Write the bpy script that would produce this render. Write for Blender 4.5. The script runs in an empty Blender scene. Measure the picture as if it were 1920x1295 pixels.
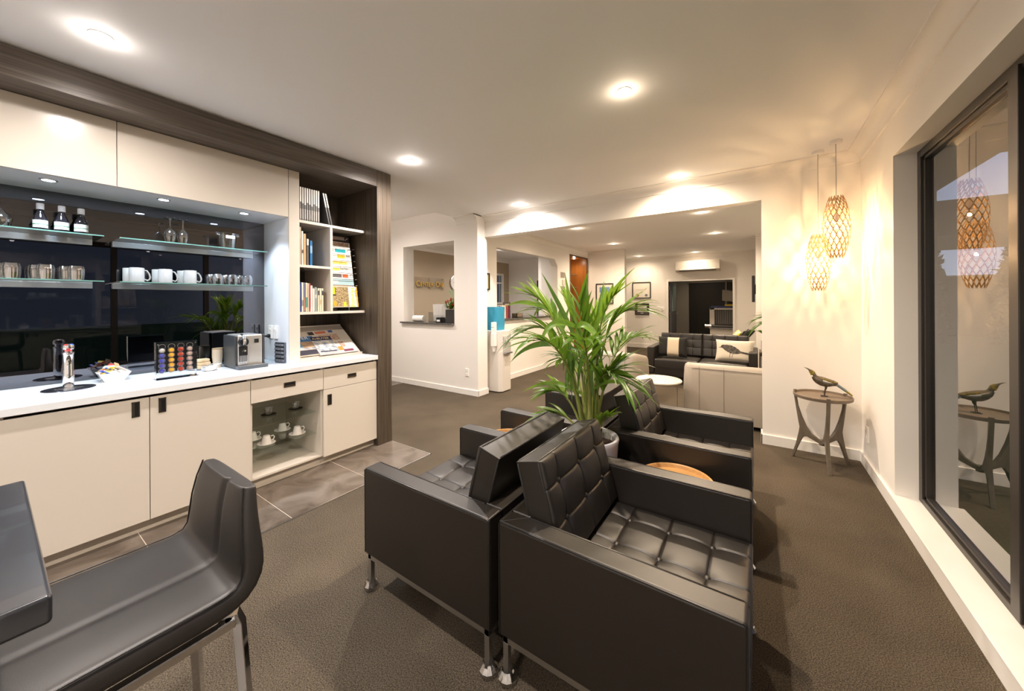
import bpy, bmesh, math, random
from mathutils import Vector, Matrix
random.seed(7)
PI = math.pi
scene = bpy.context.scene
COL = scene.collection

# ---------------------------------------------------------------- camera, world, exposure
CAM_H = 1.415
cam_data = bpy.data.cameras.new('camera')
cam = bpy.data.objects.new('camera', cam_data)
COL.objects.link(cam)
cam_data.sensor_width = 36.0
cam_data.lens = 676.5 / 1920 * 36.0
cam_data.shift_x = 0.0
cam_data.shift_y = -(647.5 - 565.5) / 1920
cam_data.clip_start = 0.02
YAW, ROLL = 0.5978, -0.0055
fw = Vector((-math.sin(YAW), math.cos(YAW), 0))
rt0 = Vector((math.cos(YAW), math.sin(YAW), 0))
up0 = Vector((0, 0, 1))
rt = rt0 * math.cos(ROLL) + up0 * math.sin(ROLL)
up = up0 * math.cos(ROLL) - rt0 * math.sin(ROLL)
cam.matrix_world = Matrix(((rt.x, up.x, -fw.x, 0), (rt.y, up.y, -fw.y, 0), (rt.z, up.z, -fw.z, CAM_H), (0, 0, 0, 1)))
scene.camera = cam

world = bpy.data.worlds.new('dusk_sky')
scene.world = world
world.use_nodes = True
wn = world.node_tree
for n in list(wn.nodes): wn.nodes.remove(n)
wo = wn.nodes.new('ShaderNodeOutputWorld')
wb = wn.nodes.new('ShaderNodeBackground')
wr = wn.nodes.new('ShaderNodeValToRGB')
wt = wn.nodes.new('ShaderNodeTexCoord')
ws = wn.nodes.new('ShaderNodeSeparateXYZ')
wn.links.new(wt.outputs['Generated'], ws.inputs[0])
wn.links.new(ws.outputs['Z'], wr.inputs[0])
wa = wn.nodes.new('ShaderNodeMapRange'); wa.inputs['From Min'].default_value = 0.2; wa.inputs['From Max'].default_value = 0.95
wa.inputs['To Min'].default_value = 0.22; wa.inputs['To Max'].default_value = 1.25
wn.links.new(ws.outputs['Y'], wa.inputs['Value'])
wr.color_ramp.elements[0].position = 0.0
wr.color_ramp.elements[0].color = (0.42, 0.46, 0.62, 1)
wr.color_ramp.elements[1].position = 0.6
wr.color_ramp.elements[1].color = (0.22, 0.28, 0.52, 1)
wn.links.new(wr.outputs[0], wb.inputs[0])
wn.links.new(wa.outputs[0], wb.inputs[1])
wn.links.new(wb.outputs[0], wo.inputs[0])

scene.view_settings.view_transform = 'Standard'
scene.view_settings.look = 'None'
scene.view_settings.gamma = 1.0
scene.view_settings.use_curve_mapping = False
scene.view_settings.exposure = 0.42
cy = scene.cycles
cy.max_bounces = 10
cy.diffuse_bounces = 9
cy.glossy_bounces = 6
cy.transmission_bounces = 8
cy.transparent_max_bounces = 16
cy.sample_clamp_indirect = 4.0
cy.caustics_reflective = False
cy.caustics_refractive = False
cy.use_denoising = True

WARM = (1.0, 0.785, 0.565)
NEUT = (1.0, 0.90, 0.83)
COOL = (0.64, 0.80, 1.0)

# ---------------------------------------------------------------- materials
MATS = {}
def mat(name, color, rough=0.5, metal=0.0, spec=0.5, noise=None, bump=0.0, bscale=200.0, emit=None, estr=0.0,
        trans=0.0, ior=1.45, coat=0.0, alpha=1.0, stretch=None, distort=0.0, sheen=0.0):
    """noise = (scale, colour2, contrast) mixes a second colour in by a noise texture"""
    if name in MATS: return MATS[name]
    m = bpy.data.materials.new(name); m.use_nodes = True
    nt = m.node_tree; b = nt.nodes['Principled BSDF']
    b.inputs['Base Color'].default_value = (*color, 1)
    b.inputs['Roughness'].default_value = rough
    b.inputs['Metallic'].default_value = metal
    b.inputs['Specular IOR Level'].default_value = spec
    b.inputs['Transmission Weight'].default_value = trans
    b.inputs['IOR'].default_value = ior
    b.inputs['Coat Weight'].default_value = coat
    b.inputs['Coat Roughness'].default_value = 0.03
    b.inputs['Sheen Weight'].default_value = sheen
    b.inputs['Alpha'].default_value = alpha
    if emit:
        b.inputs['Emission Color'].default_value = (*emit, 1)
        b.inputs['Emission Strength'].default_value = estr
    tc = None
    def coords():
        t = nt.nodes.new('ShaderNodeTexCoord')
        mp = nt.nodes.new('ShaderNodeMapping')
        nt.links.new(t.outputs['Object'], mp.inputs[0])
        if stretch: mp.inputs['Scale'].default_value = stretch
        return mp.outputs[0]
    if noise:
        tc = coords()
        n = nt.nodes.new('ShaderNodeTexNoise'); n.inputs['Scale'].default_value = noise[0]
        n.inputs['Detail'].default_value = 6; n.inputs['Distortion'].default_value = distort
        nt.links.new(tc, n.inputs['Vector'])
        r = nt.nodes.new('ShaderNodeValToRGB')
        c = noise[2]
        r.color_ramp.elements[0].position = 0.5 - c; r.color_ramp.elements[1].position = 0.5 + c
        r.color_ramp.elements[0].color = (*color, 1); r.color_ramp.elements[1].color = (*noise[1], 1)
        nt.links.new(n.outputs['Fac'], r.inputs[0]); nt.links.new(r.outputs[0], b.inputs['Base Color'])
    if bump:
        tc = tc or coords()
        n = nt.nodes.new('ShaderNodeTexNoise'); n.inputs['Scale'].default_value = bscale
        n.inputs['Detail'].default_value = 4
        nt.links.new(tc, n.inputs['Vector'])
        bp = nt.nodes.new('ShaderNodeBump'); bp.inputs['Strength'].default_value = bump
        bp.inputs['Distance'].default_value = 0.004
        nt.links.new(n.outputs['Fac'], bp.inputs['Height']); nt.links.new(bp.outputs[0], b.inputs['Normal'])
    MATS[name] = m
    return m

def clear_glass(name, tint=(1, 1, 1), boost=1.0, base=0.0):
    """thin glass: mirror reflection by Fresnel over a see-through pane"""
    if name in MATS: return MATS[name]
    m = bpy.data.materials.new(name); m.use_nodes = True
    nt = m.node_tree
    for n in list(nt.nodes): nt.nodes.remove(n)
    o = nt.nodes.new('ShaderNodeOutputMaterial'); mx = nt.nodes.new('ShaderNodeMixShader')
    t = nt.nodes.new('ShaderNodeBsdfTransparent'); t.inputs[0].default_value = (*tint, 1)
    g = nt.nodes.new('ShaderNodeBsdfGlossy'); g.inputs['Roughness'].default_value = 0.0
    f = nt.nodes.new('ShaderNodeFresnel'); f.inputs[0].default_value = 1.5
    k = nt.nodes.new('ShaderNodeMath'); k.operation = 'MULTIPLY_ADD'; k.use_clamp = True
    k.inputs[1].default_value = boost; k.inputs[2].default_value = base
    ge = nt.nodes.new('ShaderNodeNewGeometry'); iv = nt.nodes.new('ShaderNodeMath'); iv.operation = 'SUBTRACT'; iv.inputs[0].default_value = 1.0
    mu = nt.nodes.new('ShaderNodeMath'); mu.operation = 'MULTIPLY'
    nt.links.new(ge.outputs['Backfacing'], iv.inputs[1]); nt.links.new(iv.outputs[0], mu.inputs[0])
    nt.links.new(f.outputs[0], k.inputs[0]); nt.links.new(k.outputs[0], mu.inputs[1]); nt.links.new(mu.outputs[0], mx.inputs[0])
    nt.links.new(t.outputs[0], mx.inputs[1]); nt.links.new(g.outputs[0], mx.inputs[2])
    nt.links.new(mx.outputs[0], o.inputs[0])
    MATS[name] = m
    return m

M_wall = mat('painted_plaster', (0.86, 0.83, 0.785), 0.55, bump=0.02, bscale=300)
M_ceil = mat('ceiling_paint', (0.91, 0.90, 0.89), 0.7)
M_trim = mat('gloss_white_trim', (0.86, 0.84, 0.80), 0.3)
M_tan = mat('tan_paint', (0.42, 0.34, 0.24), 0.6)
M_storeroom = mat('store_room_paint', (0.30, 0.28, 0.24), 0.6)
M_white = mat('white_lacquer', (0.66, 0.61, 0.54), 0.22, coat=0.7)
M_worktop = mat('white_worktop', (0.76, 0.80, 0.84), 0.25)
M_black = mat('black_plastic', (0.012, 0.012, 0.013), 0.35)
M_dark = mat('dark_slot', (0.03, 0.027, 0.024), 0.4)
M_chrome = mat('chrome', (0.82, 0.82, 0.84), 0.07, metal=1)
M_steel = mat('brushed_steel', (0.62, 0.61, 0.60), 0.28, metal=1)
M_alu = mat('satin_aluminium', (0.42, 0.43, 0.45), 0.35, metal=1)
M_bronze = mat('dark_metal_pull', (0.22, 0.19, 0.15), 0.3, metal=1)
M_mirror = mat('smoked_mirror', (0.15, 0.15, 0.165), 0.0, metal=1)
M_glass = clear_glass('shelf_glass', (0.93, 0.97, 0.95), 1.6, 0.02)
M_tumbler = clear_glass('drinking_glass', (0.93, 0.95, 0.97), 4.0, 0.14)
M_acryl = clear_glass('clear_acrylic', (0.96, 0.97, 0.98), 2.0, 0.03)
M_window = clear_glass('window_glass', (0.80, 0.84, 0.84), 2.3, 0.02)
M_crystal = clear_glass('clear_plastic_cup', (0.97, 0.98, 0.98), 3.0, 0.38)
M_leather = mat('black_leather', (0.010, 0.007, 0.0045), 0.43, spec=0.85, bump=0.06, bscale=450)
M_pipe = mat('black_leather_piping', (0.012, 0.011, 0.010), 0.35)
M_taupe = mat('stool_leather', (0.016, 0.013, 0.011), 0.46, spec=0.8, bump=0.06, bscale=500)
M_beige = mat('beige_leather', (0.37, 0.325, 0.27), 0.42, bump=0.05, bscale=300)
M_seam = mat('seam_thread', (0.16, 0.13, 0.10), 0.7)
M_mug = mat('mug_stoneware', (0.30, 0.30, 0.29), 0.15)
M_niche = mat('niche_white_board', (0.74, 0.76, 0.79), 0.2, coat=0.4)
M_porc = mat('white_porcelain', (0.82, 0.80, 0.77), 0.12)
M_frame = mat('anodised_window_frame', (0.045, 0.040, 0.036), 0.35, metal=0.4)
M_granite = mat('black_granite', (0.02, 0.02, 0.02), 0.12, noise=(220, (0.16, 0.15, 0.14), 0.12))
M_paper = mat('white_paper', (0.80, 0.78, 0.74), 0.6)
M_soil = mat('potting_soil', (0.035, 0.018, 0.010), 0.95, noise=(60, (0.10, 0.055, 0.03), 0.2), bump=1.0, bscale=90)
M_oak = mat('honey_wood', (0.50, 0.26, 0.09), 0.35, noise=(9, (0.62, 0.36, 0.14), 0.25), stretch=(1, 12, 1))
M_ply = mat('bamboo_ply', (0.50, 0.30, 0.12), 0.5)
M_grey_wood = mat('grey_stained_wood', (0.10, 0.080, 0.058), 0.45, noise=(10, (0.16, 0.13, 0.095), 0.3), stretch=(6, 6, 1))
M_tray = mat('tray_wood', (0.14, 0.105, 0.075), 0.45, noise=(8, (0.19, 0.145, 0.105), 0.3), stretch=(8, 1, 1))
M_grass = mat('lawn', (0.05, 0.13, 0.02), 0.9, noise=(40, (0.08, 0.18, 0.03), 0.2))

def wood_grain(name, c1, c2, axis):
    """fine straight grain running along one axis"""
    st = {'Y': (60, 1.2, 60), 'Z': (60, 60, 1.2)}[axis]
    return mat(name, c1, 0.42, noise=(1.6, c2, 0.17), stretch=st, bump=0.15, bscale=3)
M_beam = wood_grain('smoked_oak_horizontal', (0.050, 0.038, 0.029), (0.125, 0.100, 0.078), 'Y')
M_post = wood_grain('smoked_oak_vertical', (0.042, 0.031, 0.022), (0.100, 0.078, 0.057), 'Z')

def carpet():
    m = bpy.data.materials.new('cut_pile_carpet'); m.use_nodes = True
    nt = m.node_tree; b = nt.nodes['Principled BSDF']
    b.inputs['Roughness'].default_value = 0.95; b.inputs['Specular IOR Level'].default_value = 0.15
    t = nt.nodes.new('ShaderNodeTexCoord')
    a = nt.nodes.new('ShaderNodeTexNoise'); a.inputs['Scale'].default_value = 210; a.inputs['Detail'].default_value = 3
    a.inputs['Roughness'].default_value = 0.7
    c = nt.nodes.new('ShaderNodeTexNoise'); c.inputs['Scale'].default_value = 2.2; c.inputs['Detail'].default_value = 3
    mm = nt.nodes.new('ShaderNodeMath'); mm.operation = 'MULTIPLY_ADD'; mm.inputs[1].default_value = 0.16
    nt.links.new(t.outputs['Object'], a.inputs['Vector']); nt.links.new(t.outputs['Object'], c.inputs['Vector'])
    nt.links.new(c.outputs['Fac'], mm.inputs[0]); nt.links.new(a.outputs['Fac'], mm.inputs[2])
    r = nt.nodes.new('ShaderNodeValToRGB')
    r.color_ramp.elements[0].position = 0.44; r.color_ramp.elements[1].position = 0.72
    r.color_ramp.elements[0].color = (0.018, 0.014, 0.010, 1); r.color_ramp.elements[1].color = (0.135, 0.108, 0.076, 1)
    nt.links.new(mm.outputs[0], r.inputs[0]); nt.links.new(r.outputs[0], b.inputs['Base Color'])
    bp = nt.nodes.new('ShaderNodeBump'); bp.inputs['Strength'].default_value = 0.35; bp.inputs['Distance'].default_value = 0.003
    nt.links.new(a.outputs['Fac'], bp.inputs['Height']); nt.links.new(bp.outputs[0], b.inputs['Normal'])
    return m
M_carpet = carpet()
M_tile = mat('porcelain_tile', (0.060, 0.044, 0.031), 0.26, noise=(3.2, (0.165, 0.138, 0.115), 0.20), distort=1.2, bump=0.02, bscale=30)
def plain(name, c, r=0.5, **k): return mat(name, c, r, **k)
_cc = {}
def hue(c, r=0.5):
    key = (tuple(round(x, 3) for x in c), r)
    if key not in _cc: _cc[key] = mat('colour_%d' % len(_cc), c, r)
    return _cc[key]

# ---------------------------------------------------------------- mesh builder
class B:
    def __init__(s): s.v = []; s.f = []; s.mi = []; s.m = 0
    def add(s, vs, fs):
        o = len(s.v); s.v += [tuple(x) for x in vs]
        for f in fs: s.f.append(tuple(o + i for i in f)); s.mi.append(s.m)
        return s
    def mat(s, i): s.m = i; return s
    def box(s, x0, x1, y0, y1, z0, z1):
        if x0 > x1: x0, x1 = x1, x0
        if y0 > y1: y0, y1 = y1, y0
        if z0 > z1: z0, z1 = z1, z0
        return s.add([(x0, y0, z0), (x1, y0, z0), (x1, y1, z0), (x0, y1, z0), (x0, y0, z1), (x1, y0, z1), (x1, y1, z1), (x0, y1, z1)],
                     [(0, 3, 2, 1), (4, 5, 6, 7), (0, 1, 5, 4), (1, 2, 6, 5), (2, 3, 7, 6), (3, 0, 4, 7)])
    def prism(s, poly, a, b, ax='y', xf=None):
        """poly: 2-D points, counter-clockwise seen from +axis; extruded along ax from a to b"""
        def P(p, t):
            q = {'x': (t, p[0], p[1]), 'y': (p[0], t, p[1]), 'z': (p[0], p[1], t)}[ax]
            return tuple(xf @ Vector(q)) if xf else q
        n = len(poly)
        ar = sum(poly[i][0] * poly[(i + 1) % n][1] - poly[(i + 1) % n][0] * poly[i][1] for i in range(n))
        if ar < 0: poly = poly[::-1]
        flip = (ax == 'y')
        vs = [P(p, a) for p in poly] + [P(p, b) for p in poly]
        if a > b: flip = not flip
        fs = [tuple(range(n))[::-1], tuple(range(n, 2 * n))] + [(i, (i + 1) % n, n + (i + 1) % n, n + i) for i in range(n)]
        if flip: fs = [f[::-1] for f in fs]
        return s.add(vs, fs)
    def lathe(s, prof, c=(0, 0, 0), seg=32, closed=False, sx=1, sy=1):
        """prof: (r, z) from bottom to top on the outside"""
        vs = []; fs = []; n = len(prof)
        for r, z in prof:
            for k in range(seg):
                a = 2 * PI * k / seg
                vs.append((c[0] + sx * r * math.cos(a), c[1] + sy * r * math.sin(a), c[2] + z))
        for i in range(n - 1 if not closed else n):
            j = (i + 1) % n
            for k in range(seg):
                l = (k + 1) % seg
                fs.append((i * seg + k, i * seg + l, j * seg + l, j * seg + k))
        if not closed:
            fs.append(tuple(range(seg))[::-1]); fs.append(tuple((n - 1) * seg + k for k in range(seg)))
        return s.add(vs, fs)
    def cyl(s, x, y, z0, z1, r, r2=None, seg=24):
        return s.lathe([(r, z0), (r if r2 is None else r2, z1)], (x, y, 0), seg)
    def tube(s, pts, r, seg=8, sx=1.0):
        pts = [Vector(p) for p in pts]; n = len(pts)
        rs = r if isinstance(r, (list, tuple)) else [r] * n
        vs = []; fs = []; prev = None
        for i, p in enumerate(pts):
            d = (pts[min(i + 1, n - 1)] - pts[max(i - 1, 0)]).normalized()
            u = Vector((0, 0, 1)) if prev is None else prev
            u = u - d * u.dot(d)
            if u.length < 0.05:
                u = Vector((1, 0, 0)) - d * d.x
            u.normalize(); prev = u; w = d.cross(u)
            for k in range(seg):
                a = 2 * PI * k / seg
                vs.append(p + (u * math.cos(a) + w * math.sin(a) * sx) * rs[i])
        for i in range(n - 1):
            for k in range(seg):
                l = (k + 1) % seg
                fs.append((i * seg + k, i * seg + l, (i + 1) * seg + l, (i + 1) * seg + k))
        fs.append(tuple(range(seg))[::-1]); fs.append(tuple((n - 1) * seg + k for k in range(seg)))
        return s.add(vs, fs)
    def sphere(s, c, r, seg=16, rings=10, sz=1.0):
        return s.lathe([(max(1e-4, r * math.sin(PI * i / rings)), -r * sz * math.cos(PI * i / rings)) for i in range(rings + 1)], c, seg)
    def grid(s, fn, nu, nv, close_u=False):
        vs = [fn(i / nu, j / nv) for j in range(nv + 1) for i in range(nu + (0 if close_u else 1))]
        w = nu if close_u else nu + 1
        fs = []
        for j in range(nv):
            for i in range(nu):
                k = (i + 1) % w
                fs.append((j * w + i, j * w + k, (j + 1) * w + k, (j + 1) * w + i))
        return s.add(vs, fs)
    def build(s, name, mats, parent=None, loc=(0, 0, 0), rz=0.0, smooth=None, bevel=0.0, bseg=2, sub=0, rot=None):
        me = bpy.data.meshes.new(name)
        me.from_pydata([tuple(v) for v in s.v], [], s.f)
        if not isinstance(mats, (list, tuple)): mats = [mats]
        for m in mats: me.materials.append(m)
        me.polygons.foreach_set('material_index', [min(i, len(mats) - 1) for i in s.mi])
        me.update()
        if smooth or bevel:
            me.shade_smooth()
            me.set_sharp_from_angle(angle=math.radians(smooth if smooth else 30))
        o = bpy.data.objects.new(name, me); COL.objects.link(o)
        o.location = loc; o.rotation_euler = rot if rot else (0, 0, rz)
        if parent: o.parent = parent
        if bevel:
            b = o.modifiers.new('edge', 'BEVEL'); b.width = bevel; b.segments = bseg; b.limit_method = 'ANGLE'; b.angle_limit = math.radians(40)
            b.harden_normals = True
        if sub:
            d = o.modifiers.new('smooth', 'SUBSURF'); d.levels = sub; d.render_levels = sub
        return o

def bx(*a): return B().box(*a)
def thing(name, label, cat, loc=(0, 0, 0), rz=0.0, group=None):
    o = bpy.data.objects.new(name, None); COL.objects.link(o)
    o.empty_display_size = 0.1
    o.location = loc; o.rotation_euler = (0, 0, rz)
    return tag(o, label, cat, group)
def tag(o, label, cat, group=None, kind=None):
    o['label'] = label; o['category'] = cat
    if group: o['group'] = group
    if kind: o['kind'] = kind
    return o
def struct(name, b, m, label=None, **k):
    o = b.build(name, m, **k); o['kind'] = 'structure'
    if label: o['label'] = label
    return o
def sempty(name, loc=(0, 0, 0)):
    o = bpy.data.objects.new(name, None); COL.objects.link(o); o.location = loc; o['kind'] = 'structure'
    return o
def kids(o): return [c for c in list(bpy.data.objects) if c.parent == o]
def dup(o, loc=None, rz=None, label=None, parent=None, index=None):
    if index is None:
        index = {}
        for c in bpy.data.objects:
            if c.parent: index.setdefault(c.parent.name, []).append(c)
    c = o.copy(); COL.objects.link(c)
    if parent: c.parent = parent
    if loc is not None: c.location = loc
    if rz is not None: c.rotation_euler = (0, 0, rz)
    if label: c['label'] = label
    for ch in index.get(o.name, []): dup(ch, parent=c, index=index)
    return c
def text(name, s, size, m, parent, loc, rot, ext=0.0005, align='LEFT', sx=1.0):
    cu = bpy.data.curves.new(name, 'FONT'); cu.body = s; cu.size = size; cu.extrude = ext
    cu.align_x = align; cu.materials.append(m)
    q = bpy.data.objects.new(name, cu); COL.objects.link(q)
    bpy.context.view_layer.update()
    me = bpy.data.meshes.new_from_object(q.evaluated_get(bpy.context.evaluated_depsgraph_get()))
    bpy.data.objects.remove(q); bpy.data.curves.remove(cu)
    o = bpy.data.objects.new(name, me); COL.objects.link(o)
    o.location = loc; o.rotation_euler = rot; o.scale = (sx, 1, 1)
    if parent: o.parent = parent
    return o
def lamp(name, kind, loc, energy, color, parent=None, radius=0.04, spot=None, blend=0.6, rot=(0, 0, 0)):
    l = bpy.data.lights.new(name, kind); l.energy = energy; l.color = color
    if kind in ('POINT', 'SPOT'): l.shadow_soft_size = radius
    if kind == 'SPOT': l.spot_size = math.radians(spot or 120); l.spot_blend = blend
    o = bpy.data.objects.new(name, l); COL.objects.link(o); o.location = loc; o.rotation_euler = rot
    if parent: o.parent = parent
    return o

# ================================================================ LIGHTS OF THE ROOM
def downlight(name, x, y, z, label, group, watts, color=WARM, r=0.034, glow=30.0, trim=True, spot=168, up_w=0.0, facing=None, blend=0.9):
    t = thing(name, label, 'ceiling light', (x, y, z), 0, group)
    em = mat('lamp_lens_%s_%d' % ('c' if color == COOL else 'w', int(glow)), (1, 1, 1), 0.4, emit=color, estr=glow)
    B().lathe([(r + 0.010, 0.0), (r + 0.009, -0.004), (r, -0.005), (r, 0.0)], closed=True, seg=40).build('trim_ring', M_alu if facing else M_trim, t, smooth=50)
    B().lathe([(r, -0.001), (r, -0.0045)][::-1], seg=40).build('lens', em, t, smooth=50)
    lamp('lamp_beam', 'SPOT', (0, 0, -0.02), watts, color, t, radius=0.035, spot=spot, blend=blend)
    if up_w: lamp('ceiling_glow_fill', 'POINT', (0, 0, -0.05), up_w, color, t, radius=0.03)  # extra point lamp added to throw a glow onto the ceiling around the fitting
    return t
CE = 2.722
main = 'recessed downlights in the lounge ceiling'
DL = [(-2.64, 0.33, 'recessed round downlight in the ceiling close to the coffee bar cabinets'),
      (-0.68, 2.25, 'recessed downlight in the ceiling above the four black armchairs'),
      (-2.65, 2.23, 'recessed downlight in the ceiling near the dark timber post'),
      (-2.645, 4.08, 'recessed downlight washing the left half of the beam over the opening'),
      (-0.68, 4.11, 'recessed downlight washing the right half of the beam over the opening')]
for x, y, l in DL:
    downlight('downlight', x, y, CE, l, main, 75 if (x < -2 and y < 1) else 150, WARM if x > -2 else NEUT, up_w=0.9)
for x, y, l in [(-0.68, 0.33, 'recessed downlight in the ceiling just above the viewpoint'),
                (-2.64, -1.55, 'recessed downlight beyond the bar table, near the cabinets'),
                (-0.68, -1.55, 'recessed downlight at the window end of the lounge')]:
    downlight('downlight', x, y, CE, l, main, 150 if x > -2 else 80, NEUT, up_w=0.9)
back = 'recessed downlights in the sofa lounge ceiling'
for x, y, l in [(-2.67, 6.0, 'recessed downlight in the sofa lounge ceiling beside the reception opening'),
                (-2.70, 8.1, 'recessed downlight in the sofa lounge ceiling near the brown timber niche'),
                (-2.85, 10.75, 'recessed downlight in the sofa lounge ceiling above the framed aircraft prints'),
                (-1.385, 10.8, 'recessed downlight in the sofa lounge ceiling in front of the air conditioner'),
                (-0.675, 8.0, 'recessed downlight in the sofa lounge ceiling above the dark sofa'),
                (-0.677, 6.0, 'recessed downlight in the sofa lounge ceiling just beyond the beam')]:
    downlight('downlight', x, y, CE, l, back, 145 if y < 10 else 55, WARM, up_w=0.9)
downlight('downlight', -5.30, 7.35, CE, 'recessed downlight inside the reception office', 'recessed downlights in the office', 110, NEUT, up_w=0.9)
downlight('downlight', -5.30, 5.2, CE, 'recessed downlight in the office above the gold lettered sign', 'recessed downlights in the office', 100, NEUT, up_w=0.9)
hl = downlight('downlight', -4.9, 2.9, 2.885, 'recessed downlight in the side hall behind the timber post', 'recessed downlights in the hall', 130, NEUT, up_w=0.9)

# ================================================================ SHELL
struct('floor', bx(-9, 0.93, -2.8, 14.0, -0.12, 0.0), M_carpet, 'dark brown cut pile carpet')
tiles = sempty('floor_tile_strip')
ty = [2.341, 1.743, 1.140, 0.537, -0.066, -0.669, -1.272]
for a, b in zip(ty[1:], ty[:-1]):
    q = bx(-3.20, -2.527, a + 0.002, b - 0.002, 0.0, 0.004).build('floor_tile', M_tile, tiles); q['kind'] = 'structure'
g = bx(-3.20, -2.527, -1.3, 2.343, 0.0, 0.0028).build('grout', mat('pale_grout', (0.55, 0.47, 0.38), 0.8), tiles); g['kind'] = 'structure'
g = B(); g.box(-2.529, -2.519, -1.3, 2.349, 0, 0.006); g.box(-3.09, -2.519, 2.341, 2.349, 0, 0.006); g.box(-3.09, -3.086, 2.18, 2.345, 0, 0.006)
q = g.build('trim_1', M_steel, tiles); q['kind'] = 'structure'
struct('floor_tile_hall', B().box(-9, -5.17, 2.6, 4.17, 0.0, 0.004), M_tile)
struct('trim_2', B().box(-5.17, -5.15, 2.4, 4.17, 0.0, 0.006), M_steel)

struct('ceiling', B().box(-3.88, 0.93, -2.8, 4.5, CE, 2.90).box(-3.88, 0.93, 4.5, 11.4, CE, 2.90), M_ceil, 'smooth painted ceiling of the lounge')
struct('ceiling_hall', B().box(-9, -3.88, 2.30, 4.30, 2.885, 3.0), M_ceil)
struct('ceiling_office', B().box(-6.7, -3.88, 4.30, 9.6, CE, 2.90), M_ceil)

# right wall with the window hole (Y .05..3.43, z .10..2.37)
WY0, WY1, WZ0, WZ1 = 0.05, 3.43, 0.100, 2.372
w = B().box(0.752, 0.93, -2.8, WY0, -0.12, CE).box(0.752, 0.93, WY1, 4.6, -0.12, CE)
w.box(0.752, 0.93, WY0, WY1, -0.12, WZ0).box(0.752, 0.93, WY0, WY1, WZ1, CE)
struct('wall_right', w, M_wall)
# end wall: pier on the right, beam over the opening
struct('wall_end', B().box(0.035, 0.752, 4.346, 4.50, 0, CE).box(-3.46, 0.035, 4.346, 4.50, 2.41, CE), M_wall)
# left wall with the office hatch
HX0, HX1, HZ0, HZ1 = -5.145, -3.935, 1.055, 2.380
w = B().box(-9, HX0, 4.17, 4.40, 0, 2.885).box(HX1, -3.46, 4.17, 4.40, 0, 2.885)
w.box(HX0, HX1, 4.17, 4.40, 0, HZ0).box(HX0, HX1, 4.17, 4.40, HZ1, 2.885)
struct('wall_left', w, M_wall)
struct('wall_cabinets', B().box(-3.95, -3.80, -2.8, 2.36, 0, 2.9), M_wall)
struct('wall_behind', B().box(-3.95, 1.0, -2.95, -2.8, 0, 2.9), M_wall)
struct('wall_hall_near', B().box(-9, -3.95, 2.20, 2.36, 0, 2.9), M_wall)
struct('wall_hall_far', B().box(-9.15, -9, 2.2, 4.4, 0, 2.9), M_wall)
# reception wall: opening Y 5.04..7.35, niche Y 7.99..9.1
w = B().box(-3.90, -3.75, 4.40, 5.04, 0, CE).box(-3.90, -3.75, 5.04, 7.35, 0, 1.085).box(-3.90, -3.75, 5.04, 7.35, 2.365, CE)
w.box(-3.90, -3.75, 7.35, 7.99, 0, CE).box(-3.90, -3.75, 7.99, 9.1, 2.56, CE).box(-3.90, -3.75, 7.99, 9.1, 0, 0.09)
w.prism([(7.35, 2.365), (7.20, 2.365), (7.35, 2.22)], -3.90, -3.75, 'x')
struct('wall_reception', w, M_wall)
struct('wall_pier', B().box(-3.90, -2.764, 9.1, 9.25, 0, CE), M_wall)
# far wall with the store room doorway
DX0, DX1, DZ = -2.155, -0.550, 1.975
struct('wall_far', B().box(-4.6, DX0, 11.3, 11.42, 0, CE).box(DX1, 0.93, 11.3, 11.42, 0, CE).box(DX0, DX1, 11.3, 11.42, DZ, CE), M_wall)
struct('wall_far_left', B().box(-4.6, -4.5, 9.25, 11.3, 0, CE).box(-4.6, -3.9, 9.15, 9.25, 0, CE), M_wall)
struct('wall_far_right', B().box(-0.03, 0.93, 8.76, 11.3, 0, CE), M_wall)
struct('wall_lounge_right', B().box(0.85, 0.93, 4.60, 8.76, 0, CE), M_wall)
struct('ceiling_lounge_corner', B().box(-4.6, -3.88, 9.1, 11.4, CE, 2.9), M_ceil)
# office
struct('wall_office_sign', B().box(-6.70, -6.555, 4.40, 7.95, 0, CE).box(-6.70, -6.555, 9.15, 9.5, 0, CE).box(-6.70, -6.555, 7.95, 9.15, 0, 1.34).box(-6.70, -6.555, 7.95, 9.15, 2.28, CE), M_tan)
struct('wall_office_far', B().box(-6.6, -3.9, 9.45, 9.6, 0, CE), M_wall)
struct('wall_office_return', B().box(-4.40, -3.9, 7.75, 7.95, 0, CE), M_wall)
struct('wall_niche_back', B().box(-4.6, -4.5, 7.95, 9.2, 0, CE), M_wall)
# store room behind the doorway
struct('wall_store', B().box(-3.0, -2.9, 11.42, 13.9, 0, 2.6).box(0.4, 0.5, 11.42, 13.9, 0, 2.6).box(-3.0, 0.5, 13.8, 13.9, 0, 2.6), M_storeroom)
struct('ceiling_store', B().box(-3.0, 0.5, 11.42, 13.9, 2.5, 2.6), M_storeroom)

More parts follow.
